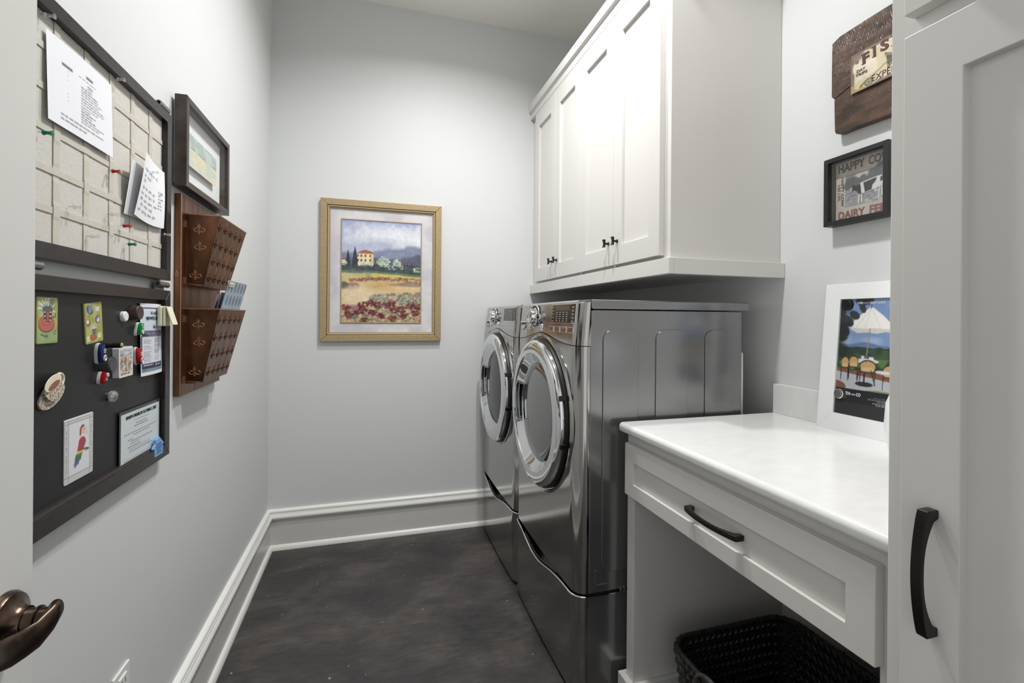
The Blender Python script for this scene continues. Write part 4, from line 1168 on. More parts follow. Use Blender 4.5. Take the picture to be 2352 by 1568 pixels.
# hand-painted parrot card
def parrot():
    c = Cv(80, 104, (226, 226, 232), 3)
    g = (168, 166, 160)
    c.rect(0, 0, .13, 1, (206, 205, 202)); c.rect(.87, 0, 1, 1, (206, 205, 202)); c.rect(0, 0, 1, .07, (208, 207, 204)); c.rect(0, .91, 1, 1, (206, 206, 204))
    for _ in range(60):
        v = random.random(); c.ell(.06 if random.random() < .5 else .93, .12 + v * .75, .02, .012, (140, 138, 128), .5)
        c.ell(random.random(), .03, .02, .008, (150, 148, 138), .3)
    for p in ([(.13, 0), (.13, 1)], [(.87, 0), (.87, 1)], [(0, .075), (1, .075)], [(0, .905), (1, .905)]): c.line(p, .008, (84, 84, 90))
    c.poly([(.50, .30), (.51, .20), (.58, .15), (.68, .155), (.66, .20), (.59, .22), (.56, .28), (.54, .33)], (150, 44, 48))
    c.ell(.64, .25, .08, .06, (232, 196, 160)); c.ell(.74, .27, .06, .07, (224, 222, 226)); c.ell(.745, .24, .05, .05, (232, 214, 176), .6); c.ell(.68, .235, .012, .012, (60, 52, 60)); c.ell(.75, .30, .03, .03, (196, 196, 206), .7)
    c.ell(.60, .43, .13, .085, (168, 42, 46)); c.poly([(.47, .43), (.73, .44), (.66, .54), (.56, .585), (.42, .565)], (168, 42, 46))
    c.line([(.64, .555), (.76, .56), (.84, .58)], .03, (52, 48, 52)); c.line([(.70, .59), (.84, .58)], .02, (52, 48, 52))
    c.poly([(.42, .56), (.66, .57), (.60, .64), (.36, .62)], (236, 206, 80)); c.poly([(.37, .61), (.60, .625), (.54, .70), (.33, .69)], (60, 130, 72))
    for k in range(5): c.line([(.40 + .045 * k, .60), (.36 + .045 * k, .70)], .028, (34, 98, 60)); c.line([(.36 + .04 * k, .69), (.32 + .035 * k, .76)], .028, (52, 84, 128) if k < 4 else (110, 120, 170))
    c.line([(.36, .74), (.33, .79)], .03, (92, 112, 168)); c.line([(.42, .74), (.37, .79)], .03, (64, 84, 130))
    return c
card('parrot_card', 'white card with a hand-painted red parrot', 'card', parrot(), 1.0875, 1.027, .090, .119, 0, th=.0015)

# notice in a clear sleeve
def notice():
    c = Cv(110, 84, (208, 217, 221), 3)
    ink = (86, 90, 96)
    for (a, b, v, w) in ((.32, .70, .185, .012), (.36, .64, .25, .018), (.32, .67, .295, .018), (.08, .92, .40, .018), (.30, .72, .45, .016), (.17, .29, .52, .014), (.22, .80, .56, .014), (.22, .47, .605, .014), (.16, .48, .655, .014), (.19, .74, .70, .014), (.20, .80, .745, .014), (.08, .80, .87, .008), (.08, .84, .90, .008), (.08, .88, .93, .008)):
        c.words(a, b, v, w, ink, .8, .06, .008)
    return c
t = thing('notice_sleeve', 'pale renewal notice in a clear sleeve resting on the black board ledge', 'notice', (GX, 1.33, .92))
Mn = on_left(1.228, .925, GX + .003)
obj('sleeve', MB().box(0, .202, 0, .139, 0, .0012).xf(Mn), mat('sleeve_plastic', (60, 60, 62), .15), t)
raster('notice_sheet', notice(), flat(Mn @ Matrix.Translation((.005, .010, .0016)), .190, .122), M_print_gl, t)
lettering(t, 'RENEW ONLINE BY OCTOBER 2, 2023', Mn @ Matrix.Translation((.027, .1165, .0022)), .150, .0085, M_ink)
t = thing('house_magnet', 'blue house-shaped foam magnet in front of the notice', 'magnet', (GX, 1.40, .922))
Mh = on_left(1.372, .922, GX + .008)
obj('house_body', MB().prism([(.004, 0), (.052, 0), (.052, .024), (.060, .024), (.030, .048), (.017, .0375), (.017, .043), (.010, .043), (.010, .032), (-.002, .022), (.004, .022)], 0, .006).xf(Mh), M_blue_house, t, bevel=.0006)
mb = MB()
for k, (a, b) in enumerate(((.014, .042), (.010, .046), (.014, .044), (.016, .040), (.012, .044))):
    mb.box(a, b, .029 - .0055 * k, .0308 - .0055 * k, .006, .0063)
obj('printed_lines', mb.xf(Mh), M_ink_navy, t)

# ------------------------------------------------------------------ small framed picture on the left wall
t = thing('shadow_box_picture', 'dark shadow-box frame with a small green and yellow paper picture', 'picture', (XL, 1.73, 1.648))
ax, ay0, ay1, az0, az1 = -.511, 1.527, 1.934, 1.646, 1.906
Ma = on_left(ay0, az0, XL + .008)
AW, AH = ay1 - ay0, az1 - az0
frame4(t, Ma, AW, AH, .019, .031, M_frame_brown, bevel=.0015)
obj('backing', MB().box(.012, AW - .012, .012, AH - .012, -.005, .004).xf(Ma), mat('white_backing', (226, 228, 228), .8), t)
def garden():
    c = Cv(90, 60, (220, 214, 186), 2)
    c.rect(0, 0, 1, .42, (174, 188, 184)); c.noise(30, 2, 9)
    for k in range(40): c.line([(k / 40 + random.random() * .02, 0), (k / 40, .42)], .006, (146, 162, 156), .5)
    c.rect(0, .40, 1, .43, (132, 138, 124)); c.rect(0, .43, 1, 1, (220, 213, 184)); c.mottle(8, 6, (192, 208, 198), .45, .8)
    for k in range(14):
        u, v = random.random(), random.uniform(.45, .8); P = [(u, v)]
        for _ in range(5): u += random.uniform(-.03, .05); v += random.uniform(-.05, .09); P.append((u, v))
        c.line(P, .006, (170, 152, 122), .6)
    return c
raster('paper_picture', garden(), flat(Ma @ Matrix.Translation((.062, .078, .016)), .248, .096), M_print, t)
mb = MB()
for k in (0, .02, .19, .21): mb.tube([Ma @ Vector((.08 + k, .170, .016)), Ma @ Vector((.083 + k, .190, .018))], .0008, 5)
obj('paper_reeds', mb, M_paper, t)
obj('standoff', MB().box(.08, .29, .085, .165, .003, .0155).xf(Ma), M_paper, t)
obj('glass_pane', MB().box(.015, AW - .015, .015, AH - .015, .0245, .0258).xf(Ma), M_pane, t)

# ------------------------------------------------------------------ copper wall mail holder
ORX = -.532
mo = thing('mail_holder', 'aged copper two-pocket wall mail holder with fleur-de-lis ornaments', 'mail holder', (XL, 1.733, 1.047))
obj('back_panel', MB().box(XL + .001, ORX, 1.553, 1.913, 1.047, 1.631), M_copper, mo, bevel=.002)
def fleur_mesh():
    mb = MB()
    P = [(0, .0115), (.0018, .0085), (.0034, .0055), (.0034, .0040), (.0012, .0022), (.0014, -.004), (.0024, -.0085), (0, -.0105), (-.0024, -.0085), (-.0014, -.004), (-.0012, .0022), (-.0034, .0040), (-.0034, .0055), (-.0018, .0085)]
    mb.prism(P, 0, .0016)
    for sgn in (-1, 1):
        pts = []
        for k in range(22):
            a = -2.6 + 5.6 * k / 21; r = .0052 - .0034 * k / 21
            pts.append((sgn * (.0064 + r * math.cos(a)), -.0010 + r * math.sin(a), .0006))
        mb.tube(pts, [.0016 - .0005 * k / 21 for k in range(22)], 6)
    return mb
def pocket(zt, zb, tilt):
    """flared pocket on the panel: trapezoid in plan and section"""
    yt0, yt1, yb0, yb1 = 1.580, 1.873, 1.606, 1.847
    xt, xb = -.4414, -.4927; th = .0022
    def shell(q):
        T = [(ORX, yt0 + q, zt), (xt - q, yt0 + q, zt), (xt - q, yt1 - q, zt), (ORX, yt1 - q, zt)]
        B = [(ORX, yb0 + q, zb), (xb - q, yb0 + q, zb), (xb - q, yb1 - q, zb), (ORX, yb1 - q, zb)]
        return T, B
    (T, B), (t2, b2) = shell(0), shell(th)
    b2 = [(x, y, z + th) for x, y, z in b2]
    mb = MB().add(T + B + t2 + b2, [(0, 4, 5, 1), (1, 5, 6, 2), (2, 6, 7, 3), (4, 7, 6, 5), (8, 9, 13, 12), (9, 10, 14, 13), (10, 11, 15, 14), (12, 13, 14, 15), (0, 1, 9, 8), (1, 2, 10, 9), (2, 3, 11, 10), (0, 8, 12, 4), (3, 7, 15, 11)])
    p = obj('pocket', mb, M_copper, mo, smooth=False)
    f = MB().hexa([(xt + .0008, yt0, zt), (xt - .001, yt0, zt), (xt - .001, yt1, zt), (xt + .0008, yt1, zt), (xb + .0008, yb0, zb), (xb - .001, yb0, zb), (xb - .001, yb1, zb), (xb + .0008, yb1, zb)])
    obj('front_plate', f, M_copper_dk, p, smooth=False)
    obj('rim', MB().tube([T[0], T[1], T[2], T[3]], .0022, 8), M_copper_hi, p)
    obj('foot_strip', MB().tube([(ORX + .001, yb0, zb + .006), (xb, yb0, zb + .002)], .003, 6), M_copper_hi, p)
    # ornaments on the near side and on the front
    side_u = (Vector(T[1]) - Vector(T[0])).normalized()
    nside = (Vector(T[1]) - Vector(T[0])).cross(Vector(B[0]) - Vector(T[0])).normalized()
    if nside.y > 0: nside = -nside
    up_ = Vector((0, 0, 1)); up_ = (up_ - nside * up_.dot(nside)).normalized()
    side_u = up_.cross(nside)
    base = None
    for a, b in ((.44, .20), (.52, .44), (.44, .84)):
        top = Vector(T[0]).lerp(Vector(T[1]), a); bot = Vector(B[0]).lerp(Vector(B[1]), a)
        c = top.lerp(bot, b) + nside * .0004
        M = basis(c, side_u, up_, nside) @ Matrix.Diagonal((1.42, 1.42, 1.2, 1))
        if base is None:
            base = obj('fleur_ornament', fleur_mesh(), M_copper_hi, p, local=True, angle=40); base.matrix_local = WM[p.name].inverted() @ M
        else: dup(base, p, WM[p.name].inverted() @ M)
    fu = Vector((0, 1, 0)); fv = (Vector(T[1]) - Vector(B[1])).normalized(); fv = (fv - fu * fv.dot(fu)).normalized(); fn = fu.cross(fv)
    if fn.x < 0: fn = -fn
    fb_ = None
    for r in range(4):
        for cidx in range(5):
            b = .14 + .24 * r; a = .11 + .195 * cidx - (.06 if r in (0, 1) else 0) + .02
            top = Vector(T[1]).lerp(Vector(T[2]), a); bot = Vector(B[1]).lerp(Vector(B[2]), a)
            c = top.lerp(bot, b) + fn * .0008
            M = basis(c, fu, fv, fn) @ Matrix.Diagonal((1.2, 1.3, .9, 1))
            if fb_ is None:
                fb_ = obj('embossed_fleur', fleur_mesh(), M_copper_dk, p, local=True, angle=40); fb_.matrix_local = WM[p.name].inverted() @ M
            else: dup(fb_, p, WM[p.name].inverted() @ M)
    for zz in (zt - .03, zb + .015):
        obj('hinge_clip', MB().box(ORX, ORX + .004, yt0 - .004, yt0 + .003, zz - .01, zz + .01), M_copper_hi, p)
pocket(1.578, 1.368, 0); pocket(1.300, 1.078, 0)
M = basis((-.541, 1.553, 1.40), (1, 0, 0), (0, 0, 1), (0, -1, 0))
obj('edge_ornament', fleur_mesh().xf(M @ Matrix.Diagonal((.45, 1, 1, 1))), M_copper_hi, mo)
obj('edge_trim', MB().tube([(ORX, 1.553, 1.629), (ORX, 1.553, 1.049)], .0016, 6), M_copper_hi, mo)
# folders in the lower pocket
def folder_print():
    c = Cv(70, 70, (168, 186, 198), 2)
    for r in range(7):
        for k in range(6):
            c.ell(.08 + .17 * k + (.08 if r % 2 else 0), .07 + .145 * r, .055, .06, (122, 136, 148) if k > 0 else (112, 148, 168))
    return c
t = thing('dotted_folder', 'pale blue polka-dot folder with a cream name tab in the lower copper pocket', 'folder', (-.46, 1.70, 1.10))
def ff(u, v): return (-.496 + .0725 * v, 1.614 + .19 * u - .006 * v + .020 * v * u, 1.105 + .284 * v)
raster('dotted_cover', folder_print(), ff, M_print, t)
obj('back_cover', MB().grid(lambda u, v: (ff(u, v)[0] - .002, ff(u, v)[1], ff(u, v)[2]), 2, 2), M_paper, t)
tl = obj('name_tab', MB().grid(lambda u, v: (ff(.04 + .24 * u, .945 + .045 * v)[0] + .0008, ff(.04 + .24 * u, .9)[1], ff(.5, .935 + .05 * v)[2]), 2, 2), mat('cream_tab', (232, 232, 196), .7), t)
mb = MB()
for k in range(5):
    u = .06 + .040 * k
    mb.grid(lambda a, b: (ff(u + .026 * a, .96)[0] + .0012, ff(u + .026 * a, .9)[1], ff(.5, .950 + .022 * b)[2]), 1, 1)
obj('tab_marks', mb, M_ink, tl)
for k, (lab, m_) in enumerate((('grey folder behind the polka-dot folder in the copper pocket', mat('grey_folder', (132, 132, 146), .6)), ('lilac-grey folder nearest the wall in the copper pocket', mat('lilac_folder', (162, 160, 178), .6)))):
    q = -.010 - .010 * k; zt_ = 1.352 - .006 * k
    xb_, xt_ = -.498 + q, -.4365 + q
    mb = MB().hexa([(xb_, 1.618, 1.105), (xb_ + .002, 1.618, 1.105), (xb_ + .002, 1.80, 1.105), (xb_, 1.80, 1.105), (xt_, 1.612, zt_), (xt_ + .002, 1.612, zt_), (xt_ + .002, 1.80, zt_), (xt_, 1.80, zt_)])
    tag(obj('folder', mb, m_), lab, 'folder')

# ------------------------------------------------------------------ right wall: fishing sign on planks
fs = thing('fishing_sign', 'rustic dark wood plank sign with a cream metal fishing plate', 'sign', (XR, .87, 1.878))
FX = XR - .030
RB = lambda y, z, x: on_right(y, z, x)
top_ = [(1.1618, 2.010), (1.1620, 2.100), (1.1610, 2.182), (1.150, 2.187), (1.134, 2.193), (1.06, 2.196), (.97, 2.198), (.80, 2.196), (.62, 2.199), (.60, 2.190), (.602, 2.02), (.75, 2.026), (.95, 2.031), (1.06, 2.027), (1.11, 2.013), (1.153, 1.9985)]
bot_ = [(1.1525, 1.9965), (1.1095, 2.0115), (1.06, 2.0255), (.95, 2.0295), (.75, 2.0245), (.602, 2.0185), (.604, 1.90), (.61, 1.879), (.80, 1.880), (.974, 1.878), (1.10, 1.881), (1.134, 1.880), (1.146, 1.884), (1.150, 1.894), (1.1515, 1.95)]
for P in (top_, bot_):
    mb = MB().prism(P, 0, .027); mb.v = [(XR - .001 - w, u, v) for u, v, w in mb.v]
    obj('plank', mb, M_plank, fs, bevel=.002)
# metal plate
SX = FX - .0045
Ms = on_right(1.093, 1.984, FX + .0)
plate = [(.004, 0), (.44, 0), (.444, .004), (.444, .117), (.44, .121), (.010, .121), (.007, .117), (.001, .112), (.002, .095), (.0, .07), (.0025, .066), (.0, .05), (.001, .02), (.0005, .004)]
pm = obj('metal_plate', MB().prism(plate, .001, .0045).xf(Ms), mat('rusty_tin', (120, 104, 92), .45, .4), fs, bevel=.0008)
def fish_plate():
    c = Cv(230, 66, (206, 197, 178), 2)
    c.noise(12, 5, 8).mottle(9, 5, (188, 174, 142), .55, .7).noise(60, 20, 5)
    c.rect(0, .02, 1, .04, (150, 120, 110), .6)
    c.mix(np.clip((.022 + .02 * (vnoise(c.H, c.W, 40, 12) - .4) - np.minimum(np.minimum(c.X, 1 - c.X) * 1.0, np.minimum(c.Y, 1 - c.Y) * .28)) / .006, 0, 1), (104, 88, 76), .85)
    c.ell(.0, .05, .09, .22, (108, 94, 84), .8, soft=.3); c.ell(.05, .92, .10, .12, (196, 176, 120), .5, soft=.6)
    # trout, tail towards the near edge
    body = [(.30, .52)] + [(.30 + .62 * q, .50 - .26 * math.sin(math.pi * min(1, q * .95 + .04)) ** .8) for q in np.linspace(0, 1, 16)] + [(.30 + .62 * q, .54 + .17 * math.sin(math.pi * min(1, q * .95 + .04)) ** .8) for q in np.linspace(1, 0, 16)]
    c.poly(body, (186, 156, 108)); c.poly([(u, v - .05 if v > .5 else v) for u, v in body], (120, 124, 84), .85)
    c.poly([(u, .5 - (.5 - v) if v < .5 else .47) for u, v in body], (74, 86, 66), .8)
    c.poly([(.315, .52), (.225, .35), (.24, .52), (.245, .80), (.29, .62)], (70, 66, 52)); c.line([(.31, .52), (.235, .42)], .008, (150, 130, 84)); c.line([(.31, .54), (.245, .72)], .008, (150, 130, 84))
    c.poly([(.36, .62), (.44, .62), (.39, .78)], (150, 74, 62)); c.poly([(.55, .68), (.63, .68), (.58, .80)], (150, 74, 62))
    for _ in range(80): c.ell(random.uniform(.33, .9), random.uniform(.36, .58), .003, .011, (46, 50, 42), .7)
    c.ell(.86, .48, .010, .035, (30, 30, 28))
    # rod and reel
    c.line([(.07, .90), (.23, .62), (.50, .18)], .007, (120, 104, 78)); c.line([(.07, .90), (.115, .80)], .014, (104, 96, 72))
    c.ell(.125, .875, .030, .10, (110, 106, 84)); c.ell(.125, .875, .018, .06, (152, 146, 118)); c.ell(.125, .875, .007, .024, (90, 86, 70))
    c.ell(.045, .25, .012, .04, (70, 58, 50)); c.ell(.045, .25, .006, .02, (150, 140, 128))
    return c
raster('painted_face', fish_plate(), flat(Ms @ Matrix.Translation((.001, .001, .0048)), .442, .119), M_print, pm)
M_ink_shadow = mat('shadow_ink', (60, 54, 52), .7)
# FISHING letter by letter along a gentle arch, each with a dark drop shadow and slab serifs
for k, (ch, u, w_) in enumerate((('F', .037, .019), ('I', .0685, .006), ('S', .089, .022), ('H', .122, .021), ('I', .155, .006), ('N', .173, .022), ('G', .204, .023))):
    v = .0745 + .011 * math.sin(math.pi * min(1, (k + .2) / 6)); Mk = Ms @ Matrix.Translation((u, v, .0050)) @ Matrix.Rotation(.05 - .012 * k, 4, 'Z')
    lettering(pm, ch, Mk @ Matrix.Translation((.0024, -.0010, 0)), w_, .032, M_ink_shadow, .03)
    lettering(pm, ch, Mk @ Matrix.Translation((0, 0, .0005)), w_, .032, M_ink_red, .03)
    if ch in 'FIHN':
        mb = MB(); stems = {'F': (.003,), 'I': (.003,), 'H': (.003, w_ - .003), 'N': (.003, w_ - .003)}[ch]
        for q in stems:
            mb.box(q - .0055, q + .0055, 0, .0028, 0, .0009); mb.box(q - .0055, q + .0055, .0292, .032, 0, .0009)
        obj('serif', mb.xf(Mk), M_ink_red, pm, smooth=False)
R5 = Matrix.Rotation(-.02, 4, 'Z')
lettering(pm, 'DAY', Ms @ Matrix.Translation((.019, .0585, .0052)) @ R5, .0265, .0085, M_ink, .02)
lettering(pm, 'TRIPS', Ms @ Matrix.Translation((.0155, .0465, .0052)) @ R5, .036, .0088, M_ink, .02)
lettering(pm, 'EXPEDITIONS', Ms @ Matrix.Translation((.065, .0105, .0052)), .150, .0185, M_ink, -.005)

# framed cow print
cf = thing('cow_print', 'black shadow-box frame with a black and white dairy cow feed print', 'picture', (XR, 1.08, 1.586))
CFX = XR - .040
cy1, cy0, cz0, cz1 = 1.177, .977, 1.587, 1.805
Mc = on_right(cy1, cz0, XR - .001)
cw, chh = cy1 - cy0, cz1 - cz0
frame4(cf, Mc, cw, chh, .0145, .039, M_black_frame, bevel=.001)
obj('side_liner', MB().box(.008, .0165, .008, chh - .008, .004, .020).xf(Mc), mat('grey_liner', (84, 82, 78), .6), cf)
def cow():
    c = Cv(110, 120, (190, 184, 174), 2)
    c.noise(6, 7, 10).noise(30, 30, 4)
    x0, y0, x1, y1 = .185, .262, .90, .756
    U = lambda u, v: (x0 + u * (x1 - x0), y0 + v * (y1 - y0))
    c.rect(x0, y0, x1, y1, (128, 130, 134))
    n1 = vnoise(c.H, c.W, 9, 9) - .5
    bx_ = (c.X > x0) & (c.X < x1)
    c.mix((bx_ & (c.Y > y0) & (c.Y < y0 + .17)) * np.clip((vnoise(c.H, c.W, 7, 9) - .42) * 6, 0, 1), (196, 190, 178), .9)
    c.rect(x0, y0, x1, y0 + .02, (140, 138, 134), .8)
    for u, v, r in ((.14, .28, .10), (.3, .27, .09), (.45, .24, .10), (.7, .2, .12), (.93, .12, .16), (.05, .36, .08)):
        p = U(u, v); c.ell(p[0], p[1], r * .9, r * .8, (84, 86, 90), .9, soft=.3, wob=n1 * .6)
    c.mix((bx_ & (c.Y > y0 + .24) & (c.Y < y1)).astype(float), (150, 150, 154), .9)
    c.mix((bx_ & (c.Y > y0 + .24) & (c.Y < y1)) * np.clip((vnoise(c.H, c.W, 20, 40) - .5) * 4, 0, 1), (116, 116, 122), .8)
    c.mix((bx_ & (c.Y > y0 + .40) & (c.Y < y1)) * np.clip((vnoise(c.H, c.W, 14, 30) - .5) * 4, 0, 1), (186, 184, 180), .8)
    W, B = (216, 214, 212), (40, 40, 42)
    body = [U(.27, .40), U(.40, .34), U(.60, .30), U(.80, .27), U(.90, .27), U(.93, .35), U(.92, .52), U(.86, .58), U(.74, .62), U(.55, .66), U(.42, .68), U(.33, .62), U(.28, .52)]
    for u0, u1, v1 in ((.37, .345, .93), (.41, .43, .92), (.855, .83, .86), (.90, .91, .84)):
        a, b = U(u0, .58), U(u1, v1); c.line([a, b], .03, W); c.line([(a[0] + .012, a[1]), (b[0] + .012, b[1])], .008, (120, 120, 122))
    c.poly(body, W)
    c.poly([U(.27, .40), U(.38, .36), U(.40, .50), U(.41, .70), U(.34, .66), U(.28, .54)], B); c.poly([U(.46, .36), U(.78, .30), U(.76, .40), U(.68, .50), U(.66, .62), U(.50, .66), U(.48, .52)], B)
    c.poly([U(.86, .33), U(.92, .30), U(.92, .44), U(.87, .46)], B)
    c.poly([U(.29, .40), U(.22, .36), U(.15, .42), U(.11, .56), U(.14, .60), U(.20, .53), U(.30, .56)], B); c.poly([U(.165, .40), U(.12, .55), U(.14, .59), U(.18, .46)], W)
    c.poly([U(.20, .38), U(.17, .33), U(.235, .35)], B); c.ell(*U(.76, .66), .035, .03, (196, 192, 190)); c.line([U(.935, .30), U(.95, .62)], .010, (90, 90, 92))
    c.line([U(.0, .62), U(.25, .58), U(.5, .70), U(1, .60)], .008, (100, 100, 106), .6); c.rect(x0, y0, x0 + .004, y1, (100, 100, 104), .7)
    return c
cp = raster('printed_panel', cow(), flat(Mc @ Matrix.Translation((.0165, .006, .0060)), cw - .027, chh - .012), M_print, cf)
lettering(cf, 'HAPPY', Mc @ Matrix.Translation((.025, .1705, .0066)), .085, .0275, M_ink_grey, .025)
lettering(cf, 'COW', Mc @ Matrix.Translation((.1215, .1705, .0066)), .064, .0275, M_ink_grey, .025)
RV = Matrix.Rotation(-math.pi / 2, 4, 'Z')
lettering(cf, 'HAPPY COW', Mc @ Matrix.Translation((.0345, .156, .0066)) @ RV, .094, .0092, M_ink_grey, .02)
lettering(cf, '100 LBS.', Mc @ Matrix.Translation((.0235, .134, .0066)) @ RV, .054, .0085, M_ink_grey, .0)
M_ink_faded = mat('faded_red_ink', (136, 86, 80), .7)
lettering(cf, 'DAIRY', Mc @ Matrix.Translation((.0265, .0205, .0066)), .085, .0255, M_ink_faded, .03)
lettering(cf, 'FEED', Mc @ Matrix.Translation((.1255, .0205, .0066)), .068, .0255, M_ink_faded, .03)
obj('glass_pane', MB().box(.012, cw - .012, .012, chh - .012, .030, .0315).xf(Mc), M_pane, cf)

# ------------------------------------------------------------------ leaning white photo frame on the counter
fb0 = Vector((1.3985, 1.182, CTZ)); ft0 = Vector((1.4370, 1.178, 1.399))
vdir = (Vector((ft0.x, fb0.y, ft0.z)) - fb0).normalized(); udir = Vector((0, -1, 0)); ndir = udir.cross(vdir)
FH = (Vector((ft0.x, fb0.y, ft0.z)) - fb0).length; FWD = .320
Mf = basis(fb0 + ndir * -.0, udir, vdir, ndir)
if ndir.x > 0: Mf = basis(fb0, udir, vdir, -ndir)
wf_ = thing('photo_frame', 'white photo frame leaning on the wall with a patio umbrella poster', 'photo frame', (1.42, 1.0, CTZ))
Mf = Mf @ Matrix.Translation((0, 0, -.013))
frame4(wf_, Mf, FWD, FH, (.052, .052, .050, .054), .013, M_white_gloss, bevel=.0007)
obj('backing', MB().box(.04, FWD - .04, .04, FH - .04, .001, .0065).xf(Mf), M_dark_plastic, wf_)
def patio():
    c = Cv(120, 158, (36, 36, 40), 2)
    c.X *= 1.35; c.asp /= 1.35
    PB = .765                                    # bottom of the photo part of the poster
    c.rect(0, 0, 2, PB, (120, 146, 186))
    c.mix((c.Y < .45) * np.clip((vnoise(c.H, c.W, 4, 14) - .5) * 3, 0, 1), (176, 190, 212), .7); c.mix(np.clip((.22 - c.Y) / .22, 0, 1), (96, 122, 172), .6)
    n1 = vnoise(c.H, c.W, 14, 18) - .5
    c.mix(((c.Y > .385 + .012 * np.sin(c.X * 9)) & (c.Y < .5)).astype(float), (96, 118, 152), .95)
    c.mix((c.Y > .415 + .02 * n1) & (c.Y < PB), (46, 62, 46), .95)
    c.mix(((c.Y > .43) & (c.Y < PB)) * np.clip(n1 * 5, 0, 1), (70, 92, 62), .8)
    c.mix(((c.Y > .50 + .02 * n1) & (c.Y < .60)) * np.clip(n1 * 6 + .2, 0, 1), (96, 124, 70), .8)
    c.mix((c.Y > .60 + .03 * n1 + .03 * c.X) & (c.Y < PB), (128, 84, 68), 1)
    c.mix((c.Y > .625 + .05 * c.X) & (c.Y < PB), (176, 180, 186), 1); c.ell(.0, .755, .22, .05, (122, 80, 66)); c.ell(.85, .775, .3, .022, (128, 140, 84))
    c.rect(0, PB, 2, 1, (36, 36, 40))
    # umbrella
    c.poly([(.20, .24), (.38, .16), (.58, .085), (.62, .085), (.80, .15), (1.0, .24), (.9, .262), (.72, .255), (.50, .262), (.30, .255)], (234, 232, 228)); c.poly([(.20, .24), (.30, .255), (.50, .262), (.72, .255), (.9, .262), (1, .24), (.98, .29), (.86, .285), (.72, .30), (.55, .292), (.38, .30), (.26, .275)], (206, 202, 196))
    for e in ((.34, .255), (.50, .262), (.78, .257)): c.line([(.60, .09), e], .006, (196, 192, 186))
    c.line([(.595, .26), (.56, .52)], .018, (150, 138, 122)); c.line([(.6, .07), (.6, .09)], .02, (70, 64, 60))
    # tables and chairs
    c.ell(.55, .525, .24, .018, (206, 210, 216)); c.poly([(.60, .49), (.68, .49), (.72, .53), (.64, .535)], (222, 224, 228)); c.rect(.47, .485, .53, .515, (200, 206, 214))
    c.ell(.55, .715, .16, .02, (50, 48, 48)); c.line([(.55, .58), (.55, .71)], .03, (40, 38, 40))
    for u, v, r in ((.60, .565, .15), (.18, .545, .075), (.34, .535, .09), (.96, .59, .10)):
        c.ell(u, v, r, .05, (50, 42, 36)); c.ell(u, v + .004, r * .9, .043, (190, 156, 108)); c.ell(u, v + .03, r * .8, .02, (206, 176, 128)); c.rect(u - r, v + .045, u + r, v + .054, (60, 52, 46))
        for q in (-.85, .85): c.line([(u + q * r, v + .05), (u + q * r * 1.05, v + .15)], .014, (40, 36, 36))
    c.ell(.86, .605, .13, .014, (206, 210, 216)); c.line([(.45, .60), (.42, .70)], .012, (40, 36, 36)); c.line([(.66, .60), (.74, .71)], .016, (36, 34, 36))
    # dark leaves
    for u, v, L, a in ((.12, .05, .30, .2), (.40, .04, .2, .35), (.5, .02, .26, .1), (.44, .09, .17, 1.0), (.30, .15, .2, .35), (.18, .20, .24, .5), (.10, .27, .28, .6), (.05, .33, .22, .3), (.03, .18, .16, 1.2), (.05, .10, .25, 1.3)):
        c.ell(u, v, L * .5, L * .17, (34, 38, 40), .96, rot=a, soft=.15)
    c.ell(.05, .42, .16, .08, (38, 46, 40), .9, soft=.4, wob=n1); c.ell(.02, .30, .14, .16, (36, 42, 42), .8, soft=.4, wob=n1)
    # caption block
    for k, (a, b) in enumerate(((.74, .95), (.64, .97), (.80, .96), (.72, .95), (.78, .94))): c.words(a, b, .815 + .014 * k, .006, (190, 190, 192), .8, .06, .01)
    c.mix(((c.Y > .875)).astype(float), (50, 50, 53), .9); c.mix((c.Y > .875) * np.clip((vnoise(c.H, c.W, 5, 12) - .5) * 2, 0, 1), (70, 70, 74), .6)
    return c
raster('poster', patio(), flat(Mf @ Matrix.Translation((.048, .050, .0070)), FWD - .096, FH - .096), M_print_gl, wf_)
pw, ph = FWD - .096, FH - .096
def onp(u, v): return Mf @ Matrix.Translation((.048 + u / 1.35 * pw, .050 + (1 - v) * ph, .0074))
text(wf_, 'LIVE', .010, onp(.385, .047), M_ink_white, sx=.9); text(wf_, 'OUTSIDE', .010, onp(.70, .047), M_ink_white, sx=.9, spacing=1.25)
obj('printed_rule', MB().box(-.022, .022, -.0005, .0005, 0, .0003).xf(onp(.53, .047)), M_ink_white, wf_, smooth=False)
lettering(wf_, 'TH', onp(.225, .822), .0145, .0095, M_ink_white, .02); lettering(wf_, 'AND', onp(.328, .818), .0135, .0042, M_ink_white); lettering(wf_, 'CO', onp(.425, .822), .0135, .0095, M_ink_white, .02)
def frame_magnet(u, v, r, th, m, label, ringm=None):
    M = onp(u, v)
    t_ = thing('poster_magnet', label, 'magnet', M.translation)
    obj('body', MB().lathe([(0, 0), (r, 0), (r, th - .0015), (r - .0015, th), (r * .78, th), (r * .74, th - .001), (0, th - .001)], 32).xf(M), m, t_)
    if ringm: obj('centre', MB().lathe([(0, th + .0008), (r * .58, th + .0008), (r * .66, th - .0012)], 28).xf(M), ringm, t_)
frame_magnet(.155, .062, .0165, .008, M_black, 'black round magnet on the patio poster')
frame_magnet(.118, .822, .0155, .008, M_chrome, 'silver ring magnet on the patio poster', M_nickel)

